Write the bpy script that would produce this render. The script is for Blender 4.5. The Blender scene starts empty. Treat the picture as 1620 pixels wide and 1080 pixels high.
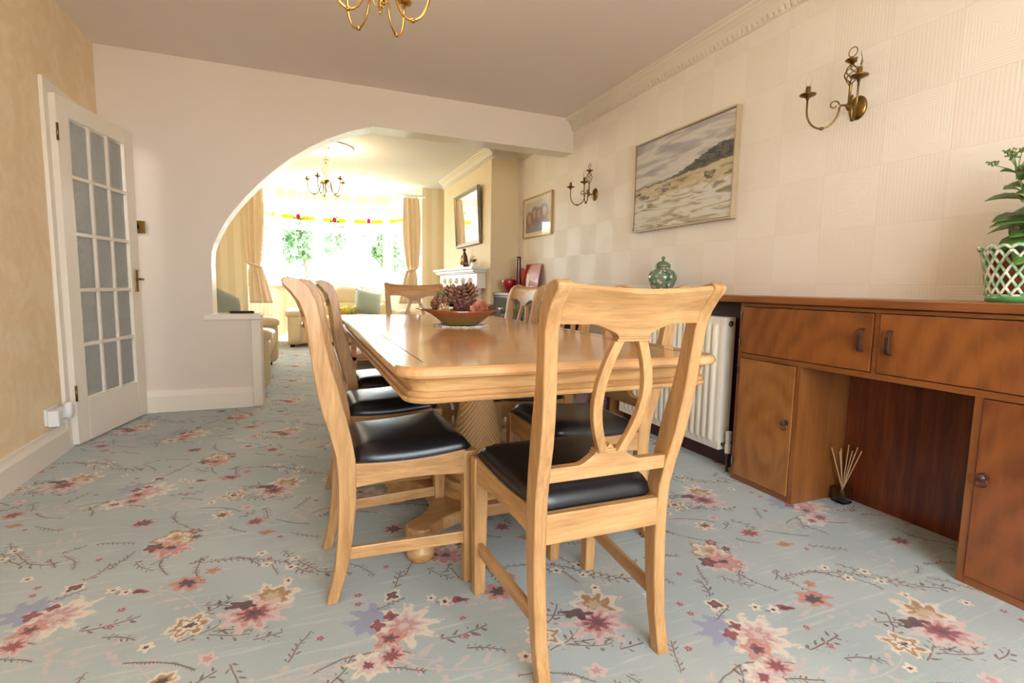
import bpy, bmesh, math, random
from mathutils import Vector, Matrix
PI = math.pi
S = bpy.context.scene
COL = S.collection
random.seed(7)

# ------------------------------------------------------------------ camera
cam_d = bpy.data.cameras.new('camera'); cam = bpy.data.objects.new('camera', cam_d); COL.objects.link(cam)
_p, _y, _r = math.radians(6.036), math.radians(22.151), math.radians(1.039)
_f = Vector((math.sin(_y)*math.cos(_p), math.cos(_y)*math.cos(_p), -math.sin(_p)))
_rt = Vector((math.cos(_y), -math.sin(_y), 0)); _up = _rt.cross(_f)
_c, _s = math.cos(_r), math.sin(_r)
_rt, _up = _rt*_c + _up*_s, _up*_c - _rt*_s
m = Matrix((_rt, _up, -_f)).transposed().to_4x4(); m.translation = (0, 0, 0.95)
cam.matrix_world = m
cam_d.sensor_width = 36; cam_d.lens = 36*812.3/1620; cam_d.clip_start = 0.02
S.camera = cam
# ------------------------------------------------------------------ world, light, exposure
S.view_settings.view_transform = 'Standard'; S.view_settings.look = 'None'
S.view_settings.exposure = 0.4; S.view_settings.gamma = 1; S.view_settings.use_curve_mapping = False
W = bpy.data.worlds.new('sky'); S.world = W; W.use_nodes = True
_b = W.node_tree.nodes['Background']; _b.inputs[0].default_value = (0.80, 0.90, 1.0, 1); _b.inputs[1].default_value = 13.0

def light(name, typ, loc, energy, color=(1,1,1), rot=(0,0,0), size=None, portal=False, parent=None):
    d = bpy.data.lights.new(name, typ); d.energy = energy; d.color = color
    if typ == 'AREA':
        d.shape = 'RECTANGLE'; d.size, d.size_y = size
        if portal: d.cycles.is_portal = True
    elif typ == 'POINT': d.shadow_soft_size = size or 0.02
    elif typ == 'SUN': d.angle = size or 0.02
    o = bpy.data.objects.new(name, d); COL.objects.link(o); o.location = loc; o.rotation_euler = rot
    if parent: o.parent = parent
    return o
# sky portals in the two window openings (bay and the garden window behind the camera)
light('sky_portal_bay', 'AREA', (0.53, 9.72, 1.66), 1, rot=(-PI/2, 0, 0), size=(2.6, 1.5), portal=True)
light('sky_portal_garden', 'AREA', (0.65, -1.62, 1.28), 1, rot=(PI/2, 0, 0), size=(2.2, 1.85), portal=True)
light('sun', 'SUN', (3, 14, 9), 20.0, (1, 0.97, 0.93), rot=Vector((-0.75, 0.12, -0.65)).to_track_quat('-Z', 'Y').to_euler(), size=0.02)

S.cycles.max_bounces = 8; S.cycles.diffuse_bounces = 5; S.cycles.glossy_bounces = 4; S.cycles.transmission_bounces = 6; S.cycles.transparent_max_bounces = 16
S.cycles.caustics_reflective = False; S.cycles.caustics_refractive = False; S.cycles.blur_glossy = 0.5
# ------------------------------------------------------------------ node helpers
class NT:
    def __init__(s, name):
        s.m = bpy.data.materials.new(name); s.m.use_nodes = True
        s.t = s.m.node_tree; s.b = s.t.nodes['Principled BSDF']; s.out = s.t.nodes['Material Output']
    def n(s, typ, **k):
        o = s.t.nodes.new(typ)
        for a, v in k.items(): setattr(o, a, v)
        return o
    def set(s, sock, v):
        if isinstance(v, bpy.types.NodeSocket): s.t.links.new(v, sock)
        elif v is not None:
            if sock.type == 'RGBA' and len(v) == 3: v = (*v, 1)
            sock.default_value = v
    def ma(s, op, a, b=None, c=None, clamp=False):
        o = s.n('ShaderNodeMath', operation=op, use_clamp=clamp)
        s.set(o.inputs[0], a)
        if b is not None: s.set(o.inputs[1], b)
        if c is not None: s.set(o.inputs[2], c)
        return o.outputs[0]
    def mix(s, f, a, b, mode='MIX'):
        o = s.n('ShaderNodeMix', data_type='RGBA', blend_type=mode)
        s.set(o.inputs[0], f); s.set(o.inputs[6], a); s.set(o.inputs[7], b)
        return o.outputs[2]
    def step(s, v, lo, hi):      # smooth 0..1 between lo and hi (lo may be > hi)
        o = s.n('ShaderNodeMapRange', interpolation_type='SMOOTHSTEP')
        s.set(o.inputs[0], v); o.inputs[1].default_value = lo; o.inputs[2].default_value = hi
        return o.outputs[0]
    def ramp(s, v, stops):
        o = s.n('ShaderNodeValToRGB'); e = o.color_ramp.elements
        while len(e) < len(stops): e.new(0.5)
        for i, (p, c) in enumerate(stops): e[i].position = p; e[i].color = (*c, 1)
        s.set(o.inputs[0], v); return o.outputs[0]
    def obj(s): return s.n('ShaderNodeTexCoord').outputs['Object']
    def gen(s): return s.n('ShaderNodeTexCoord').outputs['Generated']
    def mapv(s, v, scale=(1,1,1), loc=(0,0,0), rot=(0,0,0)):
        o = s.n('ShaderNodeMapping'); s.set(o.inputs[0], v)
        o.inputs[1].default_value = loc; o.inputs[2].default_value = rot; o.inputs[3].default_value = scale
        return o.outputs[0]
    def noise(s, v, scale=5, detail=3, rough=0.5, dist=0, out=0):
        o = s.n('ShaderNodeTexNoise'); s.set(o.inputs['Vector'], v)
        o.inputs['Scale'].default_value = scale; o.inputs['Detail'].default_value = detail
        o.inputs['Roughness'].default_value = rough; o.inputs['Distortion'].default_value = dist
        return o.outputs[out]
    def wave(s, v, scale=5, dist=0, detail=2, ds=1, typ='BANDS', d='X', prof='SIN'):
        o = s.n('ShaderNodeTexWave', wave_type=typ, wave_profile=prof)
        if typ == 'BANDS': o.bands_direction = d
        s.set(o.inputs['Vector'], v); o.inputs['Scale'].default_value = scale
        o.inputs['Distortion'].default_value = dist; o.inputs['Detail'].default_value = detail
        o.inputs['Detail Scale'].default_value = ds
        return o.outputs['Fac']
    def xyz(s, v):
        o = s.n('ShaderNodeSeparateXYZ'); s.set(o.inputs[0], v); return o.outputs
    def comb(s, x, y, z=0.0):
        o = s.n('ShaderNodeCombineXYZ'); s.set(o.inputs[0], x); s.set(o.inputs[1], y); s.set(o.inputs[2], z)
        return o.outputs[0]
    def bump(s, h, strength=0.3, dist=0.01, normal=None):
        o = s.n('ShaderNodeBump'); s.set(o.inputs['Height'], h)
        o.inputs['Strength'].default_value = strength; o.inputs['Distance'].default_value = dist
        if normal is not None: s.set(o.inputs['Normal'], normal)
        s.set(s.b.inputs['Normal'], o.outputs[0]); return o.outputs[0]
    def fin(s, col=None, rough=0.5, metal=0.0, **k):
        if col is not None: s.set(s.b.inputs['Base Color'], col)
        s.set(s.b.inputs['Roughness'], rough); s.set(s.b.inputs['Metallic'], metal)
        for a, v in k.items(): s.set(s.b.inputs[a.replace('_', ' ')], v)
        return s.m
def srgb(r, g, b):
    f = lambda c: (c/255/12.92) if c/255 <= 0.04045 else ((c/255+0.055)/1.055)**2.4
    return (f(r), f(g), f(b))

def plain(name, c, rough=0.5, metal=0.0, var=0.06, bs=40, bump=0.0, **k):
    t = NT(name); f = t.noise(t.obj(), bs, 3)
    c2 = tuple(x*(1-var*2) for x in c)
    if bump: t.bump(t.noise(t.obj(), bs*2, 4), bump, 0.003)
    return t.fin(t.mix(f, c, c2), rough, metal, **k)

def wood(name, light_c, dark_c, axis='Z', rough=0.33, scale=1.0, coat=0.0, contrast=1.0):
    t = NT(name); o = t.obj()
    sc = {'X': (1.3, 16, 16), 'Y': (16, 1.3, 16), 'Z': (16, 16, 1.3)}[axis]
    v = t.mapv(o, tuple(q*scale for q in sc))
    f1 = t.noise(v, 2.2, 5, 0.62, 0.5)
    f2 = t.noise(t.mapv(o, tuple(q*scale*4 for q in sc)), 3.0, 3, 0.6)
    f3 = t.noise(o, 2.5, 2)
    f = t.ma('ADD', t.ma('MULTIPLY', f1, 0.75*contrast), t.ma('MULTIPLY', f2, 0.3*contrast))
    f = t.ma('ADD', f, t.ma('MULTIPLY', f3, 0.3))
    col = t.mix(t.step(f, 0.38, 0.95), light_c, dark_c)
    t.bump(f2, 0.06, 0.002)
    return t.fin(col, rough, Coat_Weight=coat, Coat_Roughness=0.12)

OAK_L, OAK_D = srgb(204, 160, 106), srgb(150, 104, 58)
MT = {}
MT['oak_x'] = wood('oak_x', OAK_L, OAK_D, 'X', 0.34)
MT['oak_y'] = wood('oak_y', OAK_L, OAK_D, 'Y', 0.34)
MT['oak_z'] = wood('oak_z', OAK_L, OAK_D, 'Z', 0.34)
MT['oak_end'] = wood('oak_end', srgb(214, 168, 112), srgb(150, 104, 60), 'Z', 0.4, 0.8, contrast=1.15)
def table_top_mat():
    t = NT('oak_table_top'); o = t.obj(); s = t.xyz(o)
    y = t.ma('MULTIPLY', s[1], 9.0); pl = t.ma('FLOOR', y)
    off = t.ma('MULTIPLY', t.ma('FRACT', t.ma('MULTIPLY', t.ma('SINE', t.ma('MULTIPLY', pl, 12.9898)), 43.7)), 5.0)
    v = t.comb(t.ma('ADD', t.ma('MULTIPLY', s[0], 1.4), off), t.ma('MULTIPLY', s[1], 22.0), s[2])
    f = t.noise(v, 1.6, 5, 0.6, 0.4)
    tone = t.ma('MULTIPLY', t.ma('FRACT', off), 0.22)
    col = t.mix(t.step(t.ma('ADD', f, tone), 0.35, 0.9), srgb(208, 158, 104), srgb(156, 104, 60))
    t.bump(f, 0.03, 0.002)
    return t.fin(col, t.ma('ADD', t.ma('MULTIPLY', f, 0.08), 0.17), Coat_Weight=0.5, Coat_Roughness=0.1)
MT['top'] = table_top_mat()
MT['mah'] = wood('mahogany_frame', srgb(152, 94, 46), srgb(114, 64, 28), 'Z', 0.3, 0.6, 0.3)
MT['mah_y'] = wood('mahogany_rail', srgb(150, 90, 44), srgb(112, 62, 28), 'Y', 0.28, 0.6, 0.3)
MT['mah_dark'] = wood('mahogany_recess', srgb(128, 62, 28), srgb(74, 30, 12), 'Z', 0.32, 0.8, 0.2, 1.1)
def veneer(name, cy, cz, ph=0.0, lt=srgb(190, 124, 58), dk=srgb(128, 68, 26)):
    t = NT(name); o = t.obj(); s = t.xyz(o)
    n1 = t.noise(t.mapv(o, (1, 3.2, 2.0), (ph, ph, 0)), 1.6, 3, 0.5, 1.2)
    n2 = t.noise(t.mapv(o, (1, 14, 2), (ph*2, 0, ph)), 3.0, 4, 0.6, 0.6)
    dy = t.ma('SUBTRACT', s[1], cy); dz = t.ma('MULTIPLY', t.ma('SUBTRACT', s[2], cz), 0.55)
    r = t.ma('SQRT', t.ma('ADD', t.ma('MULTIPLY', dy, dy), t.ma('MULTIPLY', dz, dz)))
    w = t.ma('SINE', t.ma('ADD', t.ma('MULTIPLY', r, 90), t.ma('MULTIPLY', n1, 6)))
    f = t.ma('ADD', t.ma('MULTIPLY', w, 0.08), t.ma('ADD', t.ma('MULTIPLY', n1, 0.7), t.ma('MULTIPLY', n2, 0.35)))
    return t.fin(t.mix(t.step(f, 0.3, 0.85), lt, dk), 0.3, Coat_Weight=0.3, Coat_Roughness=0.15)
MT['leather'] = NT('black_leather')
_t = MT['leather']; _t.bump(_t.noise(_t.obj(), 260, 3), 0.12, 0.002)
MT['leather'] = _t.fin((0.0075, 0.0075, 0.009), 0.3, Specular_IOR_Level=0.55)
MT['cream_leather'] = plain('cream_leather', srgb(222, 200, 158), 0.38, var=0.05, bs=12, bump=0.08)
MT['white'] = plain('white_gloss_paint', srgb(238, 228, 212), 0.35, var=0.02)
MT['white_rad'] = plain('radiator_enamel', srgb(240, 230, 212), 0.3, var=0.01)
MT['plastic'] = plain('white_plastic', srgb(232, 230, 228), 0.35, var=0.01)
MT['ceil'] = plain('ceiling_paint', srgb(238, 225, 215), 0.85, var=0.02, bs=3)
MT['ceil2'] = plain('lounge_ceiling_paint', srgb(244, 242, 240), 0.85, var=0.01, bs=3)
MT['archpaint'] = plain('arch_wall_paint', srgb(228, 215, 201), 0.8, var=0.015, bs=4)
MT['cornice'] = plain('cornice_plaster', srgb(232, 222, 204), 0.7, var=0.01)
MT['brass'] = plain('antique_brass', srgb(150, 118, 66), 0.28, 1.0, var=0.2, bs=30)
MT['brass_b'] = plain('polished_brass', srgb(214, 168, 90), 0.2, 1.0, var=0.1, bs=30)
MT['bronze'] = plain('dark_bronze', srgb(98, 70, 62), 0.35, 0.6, var=0.2)
MT['chrome'] = plain('chrome', srgb(200, 200, 200), 0.12, 1.0, var=0.03)
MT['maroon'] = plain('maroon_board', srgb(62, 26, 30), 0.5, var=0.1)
MT['black'] = plain('black_gloss', (0.01, 0.01, 0.012), 0.15, var=0.1)
MT['darkglass'] = plain('dark_glass', (0.03, 0.04, 0.042), 0.06, var=0.05, Specular_IOR_Level=0.8)
MT['green_fabric'] = plain('sage_fabric', srgb(160, 167, 150), 0.9, var=0.12, bs=60, bump=0.2)
MT['red'] = plain('red_gloss', srgb(176, 10, 22), 0.3, var=0.1, Coat_Weight=0.5)
MT['darkred'] = plain('dark_red_glass', srgb(110, 20, 30), 0.12, var=0.1, Coat_Weight=0.5)
MT['pinkred'] = plain('pale_red_glass', srgb(206, 80, 70), 0.15, var=0.1)
MT['soil'] = plain('soil', srgb(50, 34, 24), 0.95, var=0.3, bump=0.6)
MT['stem'] = plain('plant_stem', srgb(110, 150, 70), 0.5, var=0.15)
MT['bud'] = plain('plant_bud', srgb(120, 150, 80), 0.7, var=0.3, bs=200)
def glass(name, col=(1,1,1), rough=0.0, alpha=None, ior=1.45):
    t = NT(name); return t.fin(col, rough, Transmission_Weight=1.0, IOR=ior)
MT['glass'] = glass('clear_glass')
def window_glass(name, col=(1,1,1), refl=0.08, rough=0.02):
    t = NT(name); t.t.nodes.remove(t.b)
    a = t.n('ShaderNodeBsdfTransparent'); a.inputs[0].default_value = (*col, 1)
    g = t.n('ShaderNodeBsdfGlossy'); g.inputs['Roughness'].default_value = rough
    mx = t.n('ShaderNodeMixShader'); lw = t.n('ShaderNodeLayerWeight'); lw.inputs[0].default_value = 0.5
    ge = t.n('ShaderNodeNewGeometry')
    fr = t.ma('MULTIPLY', t.ma('MULTIPLY_ADD', t.ma('POWER', lw.outputs['Facing'], 5.0), 0.5, 0.05), t.ma('SUBTRACT', 1.0, ge.outputs['Backfacing']))
    t.t.links.new(fr, mx.inputs[0]); t.t.links.new(a.outputs[0], mx.inputs[1]); t.t.links.new(g.outputs[0], mx.inputs[2])
    t.t.links.new(mx.outputs[0], t.out.inputs[0]); return t.m
MT['winglass'] = window_glass('window_glass')
MT['stain_y'] = window_glass('yellow_stained_glass', (0.95, 0.72, 0.03))
MT['stain_r'] = window_glass('red_stained_glass', (0.75, 0.03, 0.06))
MT['stain_g'] = window_glass('green_stained_glass', (0.12, 0.5, 0.2))
def frosted():
    t = NT('textured_door_glass'); o = t.obj()
    t.bump(t.noise(o, 55, 3, 0.6), 0.9, 0.01)
    c = t.mix(t.noise(o, 30, 3), srgb(222, 224, 222), srgb(196, 200, 200))
    return t.fin(c, 0.28, Transmission_Weight=0.55, IOR=1.3)
MT['frost'] = frosted()
def emis(name, c, s):
    t = NT(name); t.set(t.b.inputs['Emission Color'], c); t.b.inputs['Emission Strength'].default_value = s
    return t.fin(c, 0.3)
MT['bulb_on'] = emis('lit_bulb', (1, 0.78, 0.45), 22)
MT['mirror'] = plain('mirror_glass', (0.92, 0.93, 0.93), 0.02, 1.0, var=0.0)
MT['silverframe'] = plain('antique_silver_frame', srgb(150, 138, 112), 0.35, 0.8, var=0.25, bs=60, bump=0.3)
MT['champ'] = plain('champagne_frame', srgb(196, 178, 148), 0.4, 0.3, var=0.06)
MT['champ_d'] = plain('frame_dark_edge', srgb(120, 90, 60), 0.5, 0.2)
MT['goldframe'] = plain('gold_wood_frame', srgb(196, 156, 92), 0.4, 0.3)
MT['marble'] = plain('white_fireplace', srgb(236, 230, 220), 0.25, var=0.03, bs=8)
MT['fire_dark'] = plain('fire_recess', (0.02, 0.018, 0.016), 0.6)
MT['reed'] = plain('rattan_reed', srgb(214, 178, 132), 0.7, var=0.1)

# wallpapers ------------------------------------------------------
def wall_gold():
    t = NT('mottled_gold_wallpaper'); o = t.obj()
    a = t.noise(o, 5, 4, 0.6, 0.8); b = t.noise(o, 22, 3)
    f = t.ma('ADD', t.ma('MULTIPLY', a, 0.7), t.ma('MULTIPLY', b, 0.3))
    return t.fin(t.mix(t.step(f, 0.4, 0.62), srgb(236, 208, 166), srgb(243, 221, 186)), 0.7)
MT['wgold'] = wall_gold()
def wall_emb():
    t = NT('embossed_square_wallpaper'); o = t.obj(); s = t.xyz(o)
    k = 1/0.262
    u = t.ma('MULTIPLY', t.ma('ADD', s[1], 0.03), k); v = t.ma('MULTIPLY', t.ma('ADD', s[2], 0.06), k)
    fu = t.ma('FRACT', u); fv = t.ma('FRACT', v)
    par = t.ma('MODULO', t.ma('ADD', t.ma('FLOOR', t.ma('ADD', u, 20)), t.ma('FLOOR', t.ma('ADD', v, 20))), 2.0)
    # alternating: concentric squares / straight ribs
    cu = t.ma('ABSOLUTE', t.ma('SUBTRACT', fu, 0.5)); cv = t.ma('ABSOLUTE', t.ma('SUBTRACT', fv, 0.5))
    sq = t.ma('MAXIMUM', cu, cv)
    h1 = t.ma('SINE', t.ma('MULTIPLY', sq, 150)); h2 = t.ma('SINE', t.ma('MULTIPLY', fu, 110))
    h = t.ma('ADD', t.ma('MULTIPLY', par, h1), t.ma('MULTIPLY', t.ma('SUBTRACT', 1, par), h2))
    edge = t.step(sq, 0.487, 0.5)
    h = t.ma('SUBTRACT', t.ma('MULTIPLY', h, 0.5), t.ma('MULTIPLY', edge, 1.0))
    t.bump(h, 0.16, 0.0025)
    col = t.mix(par, srgb(238, 227, 212), srgb(241, 231, 217))
    col = t.mix(t.ma('MULTIPLY', edge, 0.15), col, srgb(205, 190, 165))
    return t.fin(col, t.ma('ADD', t.ma('MULTIPLY', par, -0.1), 0.55), Specular_IOR_Level=0.5)
MT['wemb'] = wall_emb()
def wall_stripe():
    t = NT('striped_cream_wallpaper'); o = t.obj(); s = t.xyz(o)
    q = t.ma('FRACT', t.ma('MULTIPLY', t.ma('ADD', s[0], s[1]), 5.6))
    f = t.step(t.ma('ABSOLUTE', t.ma('SUBTRACT', q, 0.5)), 0.22, 0.27)
    return t.fin(t.mix(f, srgb(232, 214, 176), srgb(240, 227, 198)), 0.6)
MT['wstripe'] = wall_stripe()
MT['wbreast'] = plain('pale_gold_wallpaper', srgb(232, 210, 168), 0.6, var=0.03, bs=8)

# carpet ------------------------------------------------------------
def carpet():
    t = NT('floral_carpet'); o = t.obj(); s = t.xyz(o); X, Y = s[0], s[1]
    a1 = (0.908, -0.382); a2 = (0.010, 0.957); det = a1[0]*a2[1]-a1[1]*a2[0]
    th0 = math.radians(-22.8)
    wn = t.noise(o, 9, 2, 0.5, 0, 1)                     # wobble so nothing is a perfect curve
    ws = t.xyz(wn)
    Xw = t.ma('ADD', X, t.ma('MULTIPLY', t.ma('SUBTRACT', ws[0], 0.5), 0.030))
    Yw = t.ma('ADD', Y, t.ma('MULTIPLY', t.ma('SUBTRACT', ws[1], 0.5), 0.030))
    fine = t.noise(o, 130, 2)
    med = t.noise(o, 42, 2)
    base = t.mix(t.step(t.noise(o, 2.0, 2), 0.35, 0.65), srgb(164, 175, 174), srgb(177, 186, 185))
    st = t.noise(t.mapv(o, (2.2, 26, 1), rot=(0, 0, math.radians(22.8-12))), 2.0, 3, 0.55)
    base = t.mix(t.ma('MULTIPLY', t.step(st, 0.55, 0.72), 0.5), base, srgb(204, 206, 198))
    col = base
    def group(name, ins, outs, build):
        g = bpy.data.node_groups.new(name, 'ShaderNodeTree')
        for n_ in ins: g.interface.new_socket(n_, in_out='INPUT', socket_type='NodeSocketFloat')
        for n_ in outs: g.interface.new_socket(n_, in_out='OUTPUT', socket_type='NodeSocketFloat')
        k = NT.__new__(NT); k.t = g
        gi = g.nodes.new('NodeGroupInput'); go = g.nodes.new('NodeGroupOutput')
        for i_, v_ in enumerate(build(k, *gi.outputs[:len(ins)])): g.links.new(v_, go.inputs[i_])
        return g
    def use(g, *vals):
        o_ = t.n('ShaderNodeGroup'); o_.node_tree = g
        for i_, v_ in enumerate(vals): t.set(o_.inputs[i_], v_)
        return o_.outputs[0]
    Un = t.ma('MULTIPLY_ADD', Xw, a2[1]/det, t.ma('MULTIPLY', Yw, -a2[0]/det))      # lattice coordinates
    Vn = t.ma('MULTIPLY_ADD', Xw, -a1[1]/det, t.ma('MULTIPLY', Yw, a1[0]/det))
    def consts(cx, cy, ang):
        ca, sa = math.cos(ang), math.sin(ang)
        return ((cx*a2[1]-cy*a2[0])/det, (-cx*a1[1]+cy*a1[0])/det, a1[0]*ca+a1[1]*sa, -a1[0]*sa+a1[1]*ca, a2[0]*ca+a2[1]*sa, -a2[0]*sa+a2[1]*ca)
    def local(k, U_, V_, uc, vc, b11, b12, b21, b22):
        fu = k.ma('WRAP', k.ma('SUBTRACT', U_, uc), 0.5, -0.5); fv = k.ma('WRAP', k.ma('SUBTRACT', V_, vc), 0.5, -0.5)
        return k.ma('MULTIPLY_ADD', fu, b11, k.ma('MULTIPLY', fv, b21)), k.ma('MULTIPLY_ADD', fu, b12, k.ma('MULTIPLY', fv, b22))
    def b_blossom(k, U_, V_, jg, c1, c2, c3, c4, c5, c6, r, n_, sq):
        lx, ly = local(k, U_, V_, c1, c2, c3, c4, c5, c6); ly = k.ma('MULTIPLY', ly, sq)
        d = k.ma('SQRT', k.ma('MULTIPLY_ADD', lx, lx, k.ma('MULTIPLY', ly, ly)))
        a = k.ma('ARCTAN2', ly, lx)
        w = k.ma('MULTIPLY_ADD', k.ma('COSINE', k.ma('MULTIPLY', a, n_)), 0.22, k.ma('ADD', 0.95, jg))
        return [k.ma('DIVIDE', d, k.ma('MULTIPLY', k.ma('MAXIMUM', w, 0.2), r))]
    def b_twig(k, U_, V_, jg, c1, c2, c3, c4, c5, c6, L, curv, lf):
        lx, ly = local(k, U_, V_, c1, c2, c3, c4, c5, c6)
        dy = k.ma('SUBTRACT', ly, k.ma('MULTIPLY', k.ma('MULTIPLY', lx, lx), curv))
        ad = k.ma('ABSOLUTE', dy); inside = k.step(k.ma('DIVIDE', k.ma('ABSOLUTE', lx), L), 1.0, 0.9)
        stem = k.step(ad, 0.0030, 0.0016)
        per = k.ma('MULTIPLY', lf, 2.1)
        f_ = k.ma('SUBTRACT', k.ma('FRACT', k.ma('MULTIPLY_ADD', k.ma('SIGN', dy), 0.22, k.ma('DIVIDE', lx, per))), 0.5)
        al = k.ma('DIVIDE', ad, lf)
        x_ = k.ma('MULTIPLY', k.ma('SUBTRACT', k.ma('MULTIPLY', f_, 2.1), k.ma('MULTIPLY_ADD', al, 0.8, -0.8)), 2.4)
        y_ = k.ma('MULTIPLY_ADD', al, 1.25, -1.06)
        e_ = k.ma('MULTIPLY_ADD', x_, x_, k.ma('MULTIPLY', y_, y_))
        leafm = k.step(k.ma('MULTIPLY_ADD', jg, -5.5, e_), 0.6, 0.2)
        return [k.ma('MULTIPLY', k.ma('MAXIMUM', stem, leafm), inside)]
    G9 = ['u', 'v', 'jag', 'c1', 'c2', 'c3', 'c4', 'c5', 'c6', 'p1', 'p2', 'p3']
    gB = group('carpet_blossom', G9, ['q'], b_blossom); gT = group('carpet_twig', G9, ['m'], b_twig)
    jag = t.ma('MULTIPLY', t.ma('SUBTRACT', med, 0.5), 0.9)
    mott = t.ma('MULTIPLY', t.ma('SUBTRACT', t.noise(o, 75, 3, 0.6), 0.5), 0.55)
    cnt = [0, Un, Vn]
    def chain(c):       # keeps the shader evaluated one motif after another (the renderer's stack is small)
        cnt[0] += 1
        if cnt[0] % 6 == 0: cnt[1] = t.ma('MULTIPLY_ADD', c, 1e-9, Un); cnt[2] = t.ma('MULTIPLY_ADD', c, 1e-9, Vn)
        return cnt[1], cnt[2]
    def blossom(c, x, y, r, ang, n, cols, squash=1.0):
        U_, V_ = chain(c)
        q = use(gB, U_, V_, jag, *consts(x, y, th0+ang), r*0.92, float(n), squash)
        q = t.ma('ADD', q, mott); mask = t.step(q, 1.02, 0.82)
        n_ = len(cols); stops = []
        for i, cc in enumerate(cols):
            stops.append((min(0.999, (i+0.1)/n_), cc)); stops.append((min(0.999, (i+0.7)/n_), cc))
        return t.mix(t.ma('MULTIPLY', mask, 0.88), c, t.ramp(q, stops))
    def twig(c, x, y, L, ang, k, colr, leaf=0.016, stem=0.0025, freq=95.0, soft=0.8):
        U_, V_ = chain(c)
        m_ = use(gT, U_, V_, jag, *consts(x, y, th0+ang), L, k, leaf)
        return t.mix(t.ma('MULTIPLY', m_, soft), c, colr)
    RED, DRED, PINK, LPINK = srgb(142, 48, 54), srgb(84, 32, 38), srgb(196, 142, 138), srgb(212, 186, 180)
    CRM, OCH, BRN, LAV, BLK, TAN = srgb(226, 212, 192), srgb(170, 122, 66), srgb(110, 74, 60), srgb(150, 152, 176), srgb(34, 26, 36), srgb(196, 168, 128)
    GRY, SAL = srgb(160, 140, 136), srgb(200, 126, 108)
    PALE = srgb(200, 184, 176)
    # broad pale scrolls
    for (x, y, L, a, k) in [(1.86,1.02,.16,1.2,2.5),(1.95,1.45,.2,.3,-1.5),(1.48,1.52,.17,2.2,1.8),(1.25,1.72,.2,.1,2.0),(0.82,0.88,.16,.5,-2.2),(0.55,1.35,.16,2.7,2.0)]:
        col = twig(col, x, y, L, a, k, PALE, 0.032, 0.006, 60, 0.75)
    # long curved stems and twigs
    rq = random.Random(21)
    extra = [(rq.uniform(0,.95), rq.uniform(0,.95), rq.uniform(.035,.065), rq.uniform(-1.6,1.6), rq.uniform(-4,4), rq.uniform(.007,.011)) for _ in range(18)]
    extra = [(1.2+u_*a1[0]+v_*a2[0], 1.2+u_*a1[1]+v_*a2[1], L_, a_, k_, l_) for u_, v_, L_, a_, k_, l_ in extra]
    tw = [(1.03,.905,.13,.35,-2.5,.004),(1.62,1.14,.15,.05,-1.2,.012),(1.47,1.12,.09,-1.0,2.0,.010),(1.78,1.06,.12,-.6,.8,.014),
          (0.87,1.40,.08,-.5,1.5,.014),(0.98,1.33,.055,-.05,0,.020),(0.70,1.10,.06,.1,2,.020),(0.66,1.26,.05,1.2,3,.020),(0.80,1.06,.04,.5,3,.018),
          (0.74,0.93,.06,-.9,-2,.016),(0.98,.86,.06,1.3,2,.014),(1.18,1.21,.05,1.6,3,.014),(1.30,1.20,.06,-.5,2,.014),(1.30,.88,.07,.5,2,.018),
          (1.60,.86,.09,-.1,-1,.016),(1.55,.76,.07,.9,2,.018),(1.36,1.25,.06,-2,3,.012),(1.17,1.42,.07,.1,-2,.010),(1.07,1.32,.07,-.6,-2,.010),
          (1.62,1.70,.05,.3,2,.016),(1.48,1.62,.10,-.1,-1.8,.005),(1.36,1.50,.12,-.5,.8,.007),(1.75,1.38,.08,-.2,2,.005),(1.58,1.52,.04,1,3,.016),(1.80,1.25,.07,-.2,1.2,.012)]
    for i, (x, y, L, a, k, lf) in enumerate(tw+extra):
        col = twig(col, x, y, L, a, k, BRN if i % 3 else srgb(124, 92, 74), lf*0.85, 0.0026)
    # blossoms: big ones first (positions read off the floor of the room, then repeated on the carpet's own lattice)
    col = blossom(col, 0.80, 1.255, .085, .5, 7, [TAN, OCH, CRM])
    col = blossom(col, 0.755, 1.18, .105, -.2, 9, [DRED, RED, PINK, LPINK, LPINK], 1.15)
    col = blossom(col, 0.72, 1.235, .05, .1, 5, [BLK, DRED, DRED], 2.0)
    col = blossom(col, 1.07, 1.03, .075, .3, 8, [LAV, LAV, LAV])
    col = blossom(col, 1.15, .975, .10, .3, 9, [LPINK, PINK, LPINK, CRM, CRM])
    col = blossom(col, 1.105, .935, .045, .3, 5, [BLK, RED, PINK, SAL])
    col = blossom(col, 1.08, 1.005, .026, .3, 4, [RED, RED])
    col = blossom(col, 1.12, 1.03, .02, .3, 4, [DRED, RED])
    col = blossom(col, 1.36, 1.385, .08, 1.0, 5, [OCH, TAN, CRM, OCH])
    col = blossom(col, 1.355, 1.31, .085, 0, 8, [DRED, PINK, SAL, LPINK], 1.2)
    col = blossom(col, 1.30, 1.33, .034, 0, 5, [RED, DRED])
    col = blossom(col, 1.455, 1.04, .06, .2, 6, [BLK, DRED, SAL, SAL], 1.3)
    col = blossom(col, 1.50, .80, .06, .5, 6, [DRED, CRM, OCH, CRM])
    # middle-sized
    col = blossom(col, 1.04, .855, .055, .5, 7, [RED, LPINK, CRM])
    col = blossom(col, 1.10, .868, .045, .2, 8, [RED, RED, PINK, LPINK])
    col = blossom(col, 1.14, 1.13, .036, 1.2, 4, [RED, DRED, CRM], 1.2)
    col = blossom(col, 1.62, 1.44, .042, .2, 7, [RED, RED, PINK])
    col = blossom(col, 1.49, 1.55, .042, .2, 6, [BLK, OCH, CRM])
    col = blossom(col, 1.215, 1.57, .045, .2, 7, [RED, DRED, PINK])
    col = blossom(col, 1.415, 1.43, .024, .2, 5, [PINK, RED])
    col = blossom(col, 1.43, 1.375, .018, .2, 5, [RED, DRED])
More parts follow.
